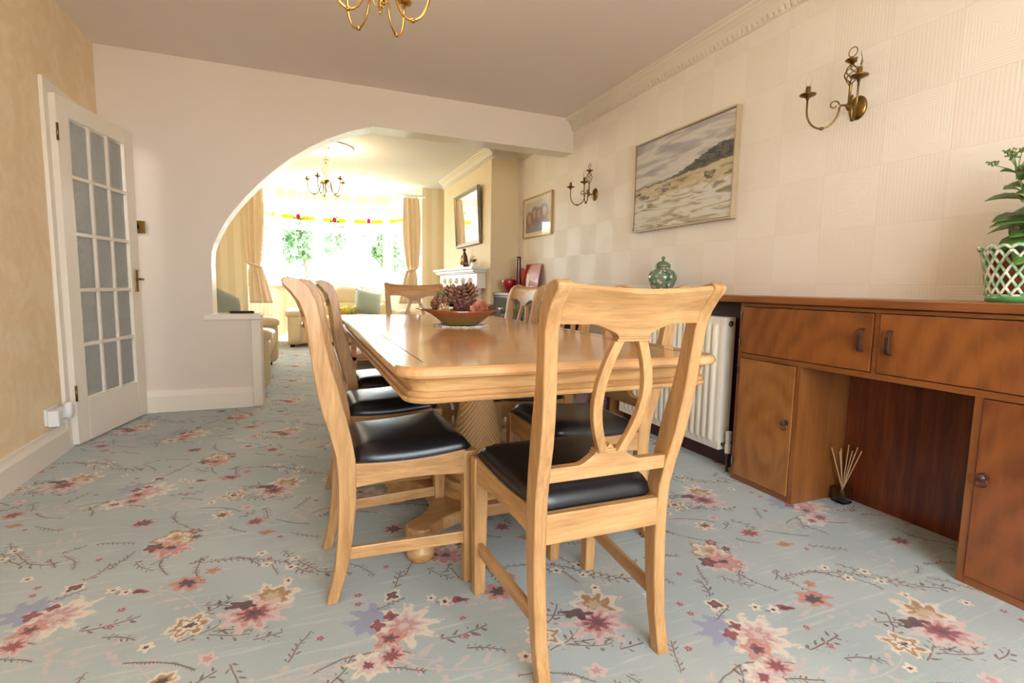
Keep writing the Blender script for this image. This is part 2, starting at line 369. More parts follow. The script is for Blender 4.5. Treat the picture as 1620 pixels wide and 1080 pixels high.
    col = blossom(col, 1.67, 1.33, .036, .1, 4, [OCH, OCH, SAL], 1.6)
    col = blossom(col, 1.33, 1.04, .03, .0, 3, [DRED, RED], 2.0)
    col = blossom(col, 0.66, 1.02, .03, .3, 5, [PINK, LPINK])
    col = blossom(col, 1.52, 1.10, .024, .3, 5, [OCH, SAL])
    # small daisies and berries
    for (x, y) in [(0.86,1.47),(0.85,1.41),(0.98,1.24),(1.25,1.075),(1.29,1.045),(1.66,1.16),(1.68,1.08),(1.75,.95),(1.43,1.70)]:
        col = blossom(col, x, y, .021, .3, 5, [DRED, CRM, CRM])
    for (x, y) in [(1.04,1.17),(1.04,1.12),(1.31,.95),(1.30,.87),(0.93,1.0),(0.78,1.5),(1.15,1.30),(1.72,1.27)]:
        col = blossom(col, x, y, .014, .3, 5, [LAV, RED, PINK])
    col = t.mix(t.ma('MULTIPLY', fine, 0.22), col, t.mix(0.5, col, (0.12, 0.11, 0.1)))
    t.bump(t.noise(o, 320, 2), 0.5, 0.004)
    t.b.inputs['Sheen Weight'].default_value = 0.25; t.b.inputs['Sheen Roughness'].default_value = 0.4
    return t.fin(col, 0.95, Specular_IOR_Level=0.2)
MT['carpet'] = carpet()

# ------------------------------------------------------------------ mesh helpers
def tag(o, label=None, cat=None, group=None, kind=None):
    if label: o['label'] = label
    if cat: o['category'] = cat
    if group: o['group'] = group
    if kind: o['kind'] = kind
    return o
def thing(name, label, cat, loc=(0,0,0), rz=0.0, group=None):
    o = bpy.data.objects.new(name, None); COL.objects.link(o); o.location = loc; o.rotation_euler = (0, 0, rz)
    o.empty_display_size = 0.05
    return tag(o, label, cat, group)
def obj(name, bm, mat, parent=None, smooth=False, bevel=0.0, label=None, sub=0, loc=None, auto=None):
    bmesh.ops.recalc_face_normals(bm, faces=bm.faces)
    me = bpy.data.meshes.new(name); bm.to_mesh(me); bm.free()
    o = bpy.data.objects.new(name, me); COL.objects.link(o)
    for mm in (mat if isinstance(mat, (list, tuple)) else [mat]): me.materials.append(MT[mm] if isinstance(mm, str) else mm)
    if parent: o.parent = parent
    if loc: o.location = loc
    if smooth: me.shade_smooth()
    if bevel:
        b = o.modifiers.new('bevel', 'BEVEL'); b.width = bevel; b.segments = 2; b.limit_method = 'ANGLE'; b.angle_limit = math.radians(40)
    if sub:
        b = o.modifiers.new('sub', 'SUBSURF'); b.levels = sub; b.render_levels = sub
    if auto and smooth: me.set_sharp_from_angle(angle=math.radians(auto))
    if label: o['label'] = label
    return o
def struct(name, bm, mat, parent=None, **k):
    o = obj(name, bm, mat, parent, **k)
    o['kind'] = 'structure'
    return o
def B(): return bmesh.new()
def box(bm, a, b, mi=0):
    x0, y0, z0 = a; x1, y1, z1 = b
    v = [bm.verts.new(p) for p in [(x0,y0,z0),(x1,y0,z0),(x1,y1,z0),(x0,y1,z0),(x0,y0,z1),(x1,y0,z1),(x1,y1,z1),(x0,y1,z1)]]
    for f in [(0,1,2,3),(4,5,6,7),(0,1,5,4),(1,2,6,5),(2,3,7,6),(3,0,4,7)]:
        bm.faces.new([v[i] for i in f]).material_index = mi
    return bm
def bx(a, b): return box(B(), a, b)
def prism(bm, pts, axis, t0, t1):
    """pts 2D outline; axis = extrusion axis. X: pts=(y,z), Y: pts=(x,z), Z: pts=(x,y)"""
    def P(p, t): return {'X': (t, p[0], p[1]), 'Y': (p[0], t, p[1]), 'Z': (p[0], p[1], t)}[axis]
    a = [bm.verts.new(P(p, t0)) for p in pts]; b = [bm.verts.new(P(p, t1)) for p in pts]
    n = len(pts)
    for i in range(n): bm.faces.new([a[i], a[(i+1) % n], b[(i+1) % n], b[i]])
    bm.faces.new(a); bm.faces.new(b)
    return bm
def loft(bm, rings, closed_ring=True, cap=True, loop=False):
    R = [[bm.verts.new(p) for p in r] for r in rings]; n = len(R[0])
    rng = range(len(R)) if loop else range(len(R)-1)
    for i in rng:
        A, C = R[i], R[(i+1) % len(R)]
        for j in range(n if closed_ring else n-1):
            bm.faces.new([A[j], A[(j+1) % n], C[(j+1) % n], C[j]])
    if cap and not loop and closed_ring:
        bm.faces.new(R[0]); bm.faces.new(R[-1])
    return bm
def lathe(bm, prof, c=(0,0,0), seg=24, cap=True):
    rings = [[(c[0]+max(r, 1e-4)*math.cos(2*PI*k/seg), c[1]+max(r, 1e-4)*math.sin(2*PI*k/seg), c[2]+z) for k in range(seg)] for r, z in prof]
    return loft(bm, rings, cap=cap)
def tube(bm, pts, r, seg=8, loop=False):
    pts = [Vector(p) for p in pts]; n = len(pts)
    rs = r if isinstance(r, (list, tuple)) else [r]*n
    rings = []; up = None
    for i, p in enumerate(pts):
        if loop: d = pts[(i+1) % n]-pts[i-1]
        else: d = pts[min(i+1, n-1)]-pts[max(i-1, 0)]
        if d.length < 1e-9: d = Vector((0,0,1))
        d.normalize()
        if up is None:
            up = Vector((0,0,1)) if abs(d.z) < 0.9 else Vector((1,0,0))
        s = d.cross(up)
        if s.length < 1e-6: s = d.cross(Vector((0.3,1,0.2)))
        s.normalize(); u = s.cross(d).normalized(); up = u
        rings.append([tuple(p + (s*math.cos(2*PI*k/seg)+u*math.sin(2*PI*k/seg))*rs[i]) for k in range(seg)])
    return loft(bm, rings, cap=not loop, loop=loop)
def arc(c, r, a0, a1, n, plane='XZ'):
    out = []
    for i in range(n+1):
        a = a0+(a1-a0)*i/n; u, v = r*math.cos(a), r*math.sin(a)
        out.append({'XZ': (c[0]+u, c[1], c[2]+v), 'XY': (c[0]+u, c[1]+v, c[2]), 'YZ': (c[0], c[1]+u, c[2]+v)}[plane])
    return out
def catmull(P, n=6):
    P = [Vector(p) for p in P]; out = []
    Q = [P[0]*2-P[1]] + P + [P[-1]*2-P[-2]]
    for i in range(1, len(Q)-2):
        for k in range(n):
            t = k/n; a, b, c, d = Q[i-1], Q[i], Q[i+1], Q[i+2]
            out.append(0.5*((2*b)+(c-a)*t+(2*a-5*b+4*c-d)*t*t+(3*b-a-3*c+d)*t**3))
    out.append(P[-1]); return out
def rrect(x0, y0, x1, y1, r, n=6):
    out = []
    for cx, cy, a in ((x1-r, y1-r, 0), (x0+r, y1-r, 1), (x0+r, y0+r, 2), (x1-r, y0+r, 3)):
        for k in range(n+1):
            t = (a + k/n)*PI/2; out.append((cx+r*math.cos(t), cy+r*math.sin(t)))
    return out
def dup(root, loc, rz, label=None, group=None, **kw):
    r = root.copy(); COL.objects.link(r); r.location = loc; r.rotation_euler = (0, 0, rz)
    if label: r['label'] = label
    if group: r['group'] = group
    def rec(src, dst):
        for ch in list(src.children):
            if ch is dst or ch.name.startswith('skip'): continue
            c = ch.copy(); COL.objects.link(c); c.parent = dst; rec(ch, c)
    rec(root, r); return r

# ------------------------------------------------------------------ the room
WR, WL, YA, YB, HC = 2.35, -1.25, 4.36, 8.35, 2.50
Y0 = -1.6; AT = 0.20
struct('floor', bx((-3.2, Y0-0.3, -0.08), (WR+0.2, 10.2, 0)), 'carpet')
struct('ceiling', bx((WL-0.1, Y0-0.2, HC), (WR+0.15, YA+AT*0.5, HC+0.1)), 'ceil')
struct('ceiling_lounge', bx((WL-0.1, YA+AT*0.5, HC), (WR+0.15, 10.1, HC+0.1)), 'ceil2')
struct('wall_right', bx((WR, Y0-0.2, 0), (WR+0.15, YB+0.2, HC)), 'wemb')
# left wall with the doorway
DY0, DY1, DH = 3.56, 4.30, 1.945
bm = B(); box(bm, (WL-0.12, Y0-0.2, 0), (WL, DY0, HC)); box(bm, (WL-0.12, DY1, 0), (WL, YA+0.1, HC)); box(bm, (WL-0.12, DY0, DH), (WL, DY1, HC))
struct('wall_left', bm, 'wgold')
struct('wall_lounge_left', bx((WL-0.12, YA+0.1, 0), (WL, YB+0.2, HC)), 'wstripe')
# hall beyond the door
bm = B(); box(bm, (-3.2, 2.2, 0), (-3.1, 5.6, HC)); box(bm, (-3.2, 2.1, 0), (WL-0.12, 2.2, HC)); box(bm, (-3.2, 5.6, 0), (WL-0.12, 5.7, HC))
box(bm, (-3.2, 2.1, HC), (WL-0.1, 5.7, HC+0.1))
struct('wall_hall', bm, plain('hall_paint', srgb(226, 222, 214), 0.8, var=0.01))
light('hall_fill', 'POINT', (-2.2, 3.9, 2.2), 30, (1.0, 0.97, 0.92), size=0.12)  # unseen lamp added to brighten the hall behind the door panes
# back wall behind the camera with the big garden window
bm = B(); box(bm, (WL-0.1, Y0-0.2, 0), (-0.45, Y0, HC)); box(bm, (1.75, Y0-0.2, 0), (WR, Y0, HC)); box(bm, (-0.45, Y0-0.2, 2.2), (1.75, Y0, HC)); box(bm, (-0.45, Y0-0.2, 0), (1.75, Y0, 0.36))
struct('wall_back', bm, 'wgold')
bm = B()
for x in (-0.45, 0.27, 0.97, 1.69): box(bm, (x, Y0-0.14, 0.36), (x+0.06, Y0-0.07, 2.2))
box(bm, (-0.45, Y0-0.14, 0.36), (1.75, Y0-0.07, 0.42)); box(bm, (-0.45, Y0-0.14, 2.14), (1.75, Y0-0.07, 2.2))
w2 = struct('window_2', bm, 'white', label='white framed garden window behind the room')
obj('pane', bx((-0.43, Y0-0.11, 0.38), (1.73, Y0-0.1, 2.18)), 'winglass', w2)

# arch wall
arch = [(-0.62, 0.70), (-0.62, 1.08), (-0.614, 1.17), (-0.592, 1.24), (-0.560, 1.31), (-0.515, 1.395), (-0.459, 1.479), (-0.375, 1.585), (-0.285, 1.686), (-0.18, 1.79), (-0.063, 1.892), (0.07, 1.987), (0.211, 2.070), (0.375, 2.145), (0.546, 2.202)]
arch = [tuple(p) [:2] for p in arch]
bm = B(); P_ = [(-0.62, 0.70)] + arch[1:]
box(bm, (WL, YA, 0), (-0.62, YA+AT, HC)); box(bm, (-0.62, YA, 0), (-0.32, YA+AT, 0.70))
P_ = P_[1:] + [(WR, 2.195)]
rings = [[(x, YA, z), (x, YA+AT, z), (x, YA+AT, HC), (x, YA, HC)] for x, z in [(-0.6201, 1.08)]+P_[1:]]
loft(bm, rings)
for f in bm.faces:
    zs = [v.co.z for v in f.verts]
    if max(abs(v.co.x+0.62) for v in f.verts) < 1e-4: f.material_index = 1
    if max(zs) < HC-0.01 and abs(f.calc_center_median().y-(YA+AT/2)) < 0.01 and min(zs) > 0.5: f.material_index = 1
struct('wall_arch', bm, ['archpaint', 'white'])  # second slot: lounge daylight on the reveals, put into their paler colour
# raised border on the low wall: top ledge and end post
bm = B(); box(bm, (-0.685, YA-0.018, 0.668), (-0.30, YA+AT+0.015, 0.712))
box(bm, (-0.375, YA-0.014, 0), (-0.305, YA+AT+0.01, 0.668))
struct('trim_1', bm, 'white', bevel=0.006)
# skirting
def skirt(name, pts, side=1):
    prof = [(0, 0), (0.022, 0), (0.022, 0.115), (0.016, 0.128), (0.012, 0.14), (0.010, 0.155), (0, 0.158)]
    bm = B()
    (x0, y0), (x1, y1) = pts
    d = Vector((x1-x0, y1-y0, 0)).normalized(); nn = Vector((-d.y, d.x, 0))*side
    loft(bm, [[(x0+nn.x*u, y0+nn.y*u, z) for u, z in prof], [(x1+nn.x*u, y1+nn.y*u, z) for u, z in prof]])
    return struct(name, bm, 'white')
skirt('baseboard_left', ((WL, Y0), (WL, 3.505)), -1)
skirt('baseboard_arch', ((WL, YA), (-0.375, YA)), -1)
skirt('baseboard_far_left', ((WL, YA+AT), (WL, YB)), -1)
skirt('baseboard_far_right', ((WR, YB), (1.78, YB)), 1)
# cornice
def cornice(name, p0, p1, side, sc=1.0):
    prof = [(0, -0.115), (0.010, -0.112), (0.012, -0.095), (0.020, -0.090), (0.022, -0.075), (0.034, -0.055), (0.052, -0.036), (0.066, -0.028), (0.070, -0.018), (0.082, -0.014), (0.086, -0.0), (0, 0)]
    (x0, y0), (x1, y1) = p0, p1
    d = Vector((x1-x0, y1-y0, 0)); L = d.length; d.normalize(); nn = Vector((-d.y, d.x, 0))*side
    bm = B(); loft(bm, [[(x0+nn.x*u*sc, y0+nn.y*u*sc, HC+z*sc) for u, z in prof], [(x1+nn.x*u*sc, y1+nn.y*u*sc, HC+z*sc) for u, z in prof]])
    # little moulded dentils along the lower band
    nd = int(L/0.035)
    for i in range(nd):
        q = (i+0.5)/nd; cx, cy = x0+(x1-x0)*q, y0+(y1-y0)*q
        h = 0.010
        pts = []
        for (s1, u, z) in ((-h, 0.012, -0.108), (h, 0.012, -0.108), (h, 0.026, -0.080), (-h, 0.026, -0.080)):
            pts.append((cx+d.x*s1+nn.x*u*sc, cy+d.y*s1+nn.y*u*sc, HC+z*sc))
        pts2 = [(p[0]+nn.x*0.006, p[1]+nn.y*0.006, p[2]) for p in pts]
        loft(bm, [pts, pts2])
    return struct(name, bm, 'cornice')
cornice('trim_2', (WR, Y0), (WR, YA), 1)
cornice('trim_3', (WR, YA+AT), (WR, 5.64), 1)
cornice('trim_4', (WR-0.0, 5.64), (2.009, 5.64), 1)
cornice('trim_5', (2.009, 5.64-0.08), (2.009, 7.75), 1)

# chimney breast and far walls
XB = 2.009
struct('wall_chimney_breast', bx((XB, 5.64, 0), (WR, 7.75, HC)), 'wbreast')
bm = B(); box(bm, (1.80, YB, 0), (WR, YB+0.15, HC)); box(bm, (WL, YB, 0), (-0.74, YB+0.15, HC))
struct('wall_far', bm, 'wstripe')
# bay: bow of five lights
BP = [(-0.74, 8.40), (-0.37, 9.45), (0.284, 9.70), (0.80, 9.70), (1.41, 9.45), (1.80, 8.40)]
bm = B(); bm2 = B()
for i in range(5):
    (x0, y0), (x1, y1) = BP[i], BP[i+1]
    d = Vector((x1-x0, y1-y0, 0)).normalized(); nn = Vector((-d.y, d.x, 0))*0.12   # outwards
    for z0, z1 in ((0, 0.93), (2.36, HC)):
        loft(bm, [[(x0, y0, z0), (x0+nn.x, y0+nn.y, z0), (x0+nn.x, y0+nn.y, z1), (x0, y0, z1)], [(x1, y1, z0), (x1+nn.x, y1+nn.y, z0), (x1+nn.x, y1+nn.y, z1), (x1, y1, z1)]])
struct('wall_bay', bm, 'wstripe')
def seg_box(bm, i, s0, s1, z0, z1, o0, o1):
    """box along bay segment i, from s0 to s1 (metres, negative s1 = from end), offsets o0..o1 outwards"""
    (x0, y0), (x1, y1) = BP[i], BP[i+1]
    d = Vector((x1-x0, y1-y0, 0)); L = d.length; d.normalize(); nn = Vector((-d.y, d.x, 0))
    if s1 <= 0: s1 = L+s1
    if s0 < 0: s0 = L+s0
    P = lambda s, o, z: (x0+d.x*s+nn.x*o, y0+d.y*s+nn.y*o, z)
    loft(bm, [[P(s0, o0, z0), P(s0, o1, z0), P(s0, o1, z1), P(s0, o0, z1)], [P(s1, o0, z0), P(s1, o1, z0), P(s1, o1, z1), P(s1, o0, z1)]])
    return P, L
bmf = B()
for i in range(5):
    seg_box(bmf, i, 0, 0.075, 0.93, 2.36, -0.01, 0.075); seg_box(bmf, i, -0.075, 0, 0.93, 2.36, -0.01, 0.075)
    seg_box(bmf, i, 0.07, -0.07, 0.93, 0.995, 0, 0.07); seg_box(bmf, i, 0.07, -0.07, 2.29, 2.36, 0, 0.07)
    seg_box(bmf, i, 0.07, -0.07, 1.86, 1.93, 0, 0.07)
    seg_box(bmf, i, 0, 0, 0.90, 0.935, -0.10, 0.0)
w1 = struct('window_1', bmf, 'white', bevel=0.004, label='white framed bow window with stained glass top lights')
bmg = B()
for i in range(5):
    seg_box(bmg, i, 0.07, -0.07, 0.99, 1.87, 0.03, 0.036); seg_box(bmg, i, 0.07, -0.07, 1.92, 2.30, 0.03, 0.036)
obj('pane', bmg, 'winglass', w1)
by_, br_, bg_ = B(), B(), B()
for i in range(5):
    (x0, y0), (x1, y1) = BP[i], BP[i+1]; L = math.hypot(x1-x0, y1-y0)
    P, _ = seg_box(by_, i, 0.075, L/2-0.05, 2.03, 2.095, 0.02, 0.028); seg_box(by_, i, L/2+0.05, L-0.075, 2.03, 2.095, 0.02, 0.028)
    for (cx, cz, rx, rz, tgt) in ((L/2, 2.07, 0.035, 0.05, br_), (L/2-0.052, 2.04, 0.03, 0.016, bg_), (L/2+0.052, 2.04, 0.03, 0.016, bg_), (L/2-0.04, 2.115, 0.022, 0.014, bg_), (L/2+0.04, 2.115, 0.022, 0.014, bg_)):
        ring = lambda o: [P(cx+rx*math.cos(2*PI*k/12), o, cz+rz*math.sin(2*PI*k/12)) for k in range(12)]
        loft(tgt, [ring(0.016), ring(0.029)])
obj('stained_band', by_, 'stain_y', w1, label='yellow stained glass band'); obj('stained_flower', br_, 'stain_r', w1, label='red stained glass bud'); obj('stained_leaf', bg_, 'stain_g', w1, label='green stained glass leaves')

# door frame, door
bm = B()
box(bm, (WL-0.12, DY0-0.045, 0), (WL+0.018, DY0+0.012, DH+0.06)); box(bm, (WL-0.12, DY1-0.005, 0), (WL+0.018, DY1+0.05, DH+0.06)); box(bm, (WL-0.12, DY0+0.012, DH), (WL+0.018, DY1-0.005, DH+0.06))
struct('trim_6', bm, 'white', bevel=0.004)
DW, DT, DZ = 0.742, 0.038, 1.925
dang = math.atan2(0.722, 0.158)       # direction of the open leaf in plan
door = bpy.data.objects.new('door_1', None); COL.objects.link(door); door.location = (WL+0.028, DY0+0.012, 0.012); door.rotation_euler = (0, 0, dang)
tag(door, 'white glazed door with fifteen textured panes standing ajar', None, None, 'structure')
bm = B(); st = 0.105; tr, brl = 0.10, 0.245
box(bm, (0, -DT/2, 0), (st, DT/2, DZ)); box(bm, (DW-st, -DT/2, 0), (DW, DT/2, DZ))
box(bm, (st, -DT/2, 0), (DW-st, DT/2, brl)); box(bm, (st, -DT/2, DZ-tr), (DW-st, DT/2, DZ))
gw = DW-2*st; gh = DZ-tr-brl
for k in (1, 2): box(bm, (st+gw*k/3-0.011, -DT/2+0.004, brl), (st+gw*k/3+0.011, DT/2-0.004, DZ-tr))
for k in range(1, 5): box(bm, (st, -DT/2+0.004, brl+gh*k/5-0.011), (DW-st, DT/2-0.004, brl+gh*k/5+0.011))
obj('leaf', bm, 'white', door, bevel=0.003)
for i in range(3):
    for j in range(5):
        obj('pane', bx((st+gw*i/3+0.01, -0.003, brl+gh*j/5+0.01), (st+gw*(i+1)/3-0.01, 0.003, brl+gh*(j+1)/5-0.01)), 'frost', door)
for s in (-1, 1):
    bm = bx((DW-0.07, s*DT/2-0.002 if s > 0 else s*DT/2-0.006, 0.86), (DW-0.032, s*DT/2+0.006 if s > 0 else s*DT/2+0.002, 1.01))
    h = obj('door_handle', bm, 'brass', door, bevel=0.002, label='brass lever handle')
    bm = B(); tube(bm, [(DW-0.05, s*(DT/2+0.004), 0.945), (DW-0.05, s*(DT/2+0.035), 0.945), (DW-0.055, s*(DT/2+0.045), 0.945), (DW-0.09, s*(DT/2+0.047), 0.947), (DW-0.13, s*(DT/2+0.045), 0.943)], [0.008, 0.007, 0.008, 0.008, 0.009], 10)
    obj('lever', bm, 'brass', h, smooth=True)
for z in (0.25, 1.68):
    bm = B(); lathe(bm, [(0.006, 0), (0.006, 0.09)], (0, -DT/2-0.003, z), 10); obj('hinge', bm, 'brass', door, smooth=True)

# wall switch plate and plug
t = thing('light_switch', 'square brass light switch plate beside the glazed door', 'switch', (-1.0, YA, 1.32))
obj('plate', bx((-0.043-0.055, -0.008, -0.043), (0.043-0.055, 0, 0.043)), 'brass', t, bevel=0.003)
obj('rocker', bx((-0.009-0.055, -0.014, -0.016), (0.009-0.055, -0.008, 0.016)), 'black', t, bevel=0.001)
t = thing('wall_socket', 'white double socket low on the gold wall beside the door frame', 'socket', (WL, 3.37, 0.235))
obj('faceplate', bx((0, -0.073, -0.043), (0.010, 0.073, 0.043)), 'plastic', t, bevel=0.003)
t = thing('plug_adaptor', 'square white plug adaptor in the wall socket, left one', 'plug', (WL+0.010, 3.33, 0.225))
bm = bx((0, -0.032, -0.04), (0.05, 0.028, 0.045)); obj('body', bm, 'plastic', t, bevel=0.006)
t = thing('air_freshener', 'knobbly white plug-in unit in the wall socket next to the door frame', 'plug', (WL+0.010, 3.43, 0.235))
bm = bx((0, -0.025, -0.035), (0.035, 0.028, 0.03)); obj('body', bm, 'plastic', t, bevel=0.008)
bm = B(); lathe(bm, [(0.0, -0.045), (0.018, -0.043), (0.022, -0.01), (0.020, 0.03), (0.012, 0.045), (0, 0.047)], (0.045, 0.002, 0.01), 14); obj('refill', bm, 'plastic', t, smooth=True)

# ------------------------------------------------------------------ dining table
TX0, TX1, TY0, TY1, TZ = 0.185, 1.105, 1.10, 3.20, 0.77
tb = thing('dining_table', 'long light oak dining table with rounded corners and moulded edge on twin pedestals', 'table', ((TX0+TX1)/2, (TY0+TY1)/2, 0))
hw, hl = (TX1-TX0)/2, (TY1-TY0)/2
def slab_rings(prof, r):
    return [[(x, y, z) for x, y in rrect(-hw+i, -hl+i, hw-i, hl-i, max(0.02, r-i))] for i, z in prof]
bm = B(); loft(bm, slab_rings([(0.012, 0.743), (0.004, 0.746), (0.0, 0.752), (0.0, 0.758), (0.003, 0.765), (0.010, 0.7695), (0.016, 0.77)], 0.075))
bmesh.ops.recalc_face_normals(bm, faces=bm.faces)
obj('tabletop', bm, 'top', tb)
# border boards with fine seams let into the top
bm = B()
s_in = 0.072
for (x0, y0, x1, y1) in ((-hw+s_in, -hl+0.09, -hw+s_in+0.0025, hl-0.09), (hw-s_in-0.0025, -hl+0.09, hw-s_in, hl-0.09)):
    box(bm, (x0, y0, TZ-0.002), (x1, y1, TZ+0.0004))
obj('seam', bm, 'maroon', tb)
bm = B(); loft(bm, slab_rings([(0.075, 0.682), (0.030, 0.682), (0.024, 0.685), (0.022, 0.690), (0.025, 0.695), (0.030, 0.697), (0.027, 0.700), (0.026, 0.704), (0.031, 0.709), (0.037, 0.710), (0.036, 0.722), (0.031, 0.732), (0.022, 0.740), (0.016, 0.743), (0.075, 0.7435)], 0.085))
obj('apron', bm, 'oak_x', tb, smooth=True, auto=35)
for py in (-0.20, 0.60):
    cy = py
    # platform with concave sides
    P = []
    for (cx, sy, nx, ny) in ((1, 1, -1, 1), (-1, 1, -1, -1), (-1, -1, 1, -1), (1, -1, 1, 1)):
        ccx, ccy = cx*0.315, sy*0.285
        a0 = math.atan2(sy, cx)
        for k in range(-3, 4): P.append((ccx-0.03*cx+0.052*math.cos(a0+k*0.42), cy+ccy-0.03*sy+0.052*math.sin(a0+k*0.42)))
        # concave side towards the next corner
        if nx == -1 and ny == 1: q = [(0.2, 0.235), (0.09, 0.185), (-0.09, 0.185), (-0.2, 0.235)]
        elif nx == -1: q = [(-0.25, 0.16), (-0.2, 0.07), (-0.2, -0.07), (-0.25, -0.16)]
        elif ny == -1: q = [(-0.2, -0.235), (-0.09, -0.185), (0.09, -0.185), (0.2, -0.235)]
        else: q = [(0.25, -0.16), (0.2, -0.07), (0.2, 0.07), (0.25, 0.16)]
        P += [(x, cy+y) for x, y in q]
    bm = B(); prism(bm, P, 'Z', 0.078, 0.128)
    base = obj('pedestal_foot', bm, 'oak_x', tb, bevel=0.008)
    for sx in (-1, 1):
        for sy in (-1, 1):
            bm = B(); lathe(bm, [(0.0, 0), (0.034, 0), (0.046, 0.012), (0.05, 0.032), (0.044, 0.052), (0.034, 0.062), (0.04, 0.07), (0.04, 0.079)], (sx*0.285, cy+sy*0.255, 0), 20)
            obj('bun_foot', bm, 'oak_x', base, smooth=True)
    bm = B(); lathe(bm, [(0.15, 0.128), (0.152, 0.14), (0.14, 0.152), (0.13, 0.155), (0.135, 0.172), (0.13, 0.185), (0.112, 0.19), (0.115, 0.24), (0.105, 0.30), (0.085, 0.40), (0.066, 0.50), (0.060, 0.56), (0.064, 0.60), (0.078, 0.625), (0.085, 0.64), (0.11, 0.65), (0.11, 0.683)], (0, cy, 0), 32)
    tt = MT.get('carved')
    if tt is None:
        t = NT('carved_oak'); o = t.obj(); s = t.xyz(o)
        zz = t.ma('SINE', t.ma('ADD', t.ma('MULTIPLY', s[2], 330), t.ma('MULTIPLY', t.ma('ABSOLUTE', s[0]), 500)))
        lim = t.ma('MULTIPLY', t.step(s[2], 0.2, 0.24), t.step(s[2], 0.56, 0.50))
        t.bump(t.ma('MULTIPLY', zz, lim), 0.5, 0.004)
        MT['carved'] = t.fin(t.mix(t.ma('MULTIPLY', t.step(zz, 0, 1), t.ma('MULTIPLY', lim, 0.3)), OAK_L, OAK_D), 0.35)
    obj('pedestal', bm, 'carved', tb, smooth=True, auto=50)
bm = bx((-0.03, -0.2, 0.128), (0.03, 0.6, 0.175)); obj('stretcher', bm, 'oak_y', tb, bevel=0.005)

# ------------------------------------------------------------------ dining chairs
BACK = [(-0.247, 0.0), (-0.222, 0.10), (-0.211, 0.204), (-0.207, 0.30), (-0.207, 0.38), (-0.212, 0.45), (-0.226, 0.51), (-0.250, 0.594), (-0.263, 0.66), (-0.272, 0.725), (-0.279, 0.79), (-0.287, 0.859), (-0.302, 0.901), (-0.322, 0.929), (-0.340, 0.947), (-0.343, 0.956)]
FRONT = [(-0.214, 0.0), (-0.186, 0.10), (-0.169, 0.196), (-0.158, 0.30), (-0.157, 0.38), (-0.158, 0.44), (-0.170, 0.51), (-0.190, 0.60), (-0.205, 0.66), (-0.224, 0.725), (-0.236, 0.79), (-0.245, 0.85), (-0.256, 0.901), (-0.274, 0.942), (-0.297, 0.962), (-0.327, 0.968)]
def interp(tab, z):
    for i in range(len(tab)-1):
        if tab[i][1] <= z <= tab[i+1][1]:
            t = (z-tab[i][1])/(tab[i+1][1]-tab[i][1]); return tab[i][0]+(tab[i+1][0]-tab[i][0])*t
    return tab[-1][0] if z > tab[-1][1] else tab[0][0]
def hwid(z): return 0.192 + 0.024*max(0, min(1, (z-0.42)/0.45))   # outer half width of the back
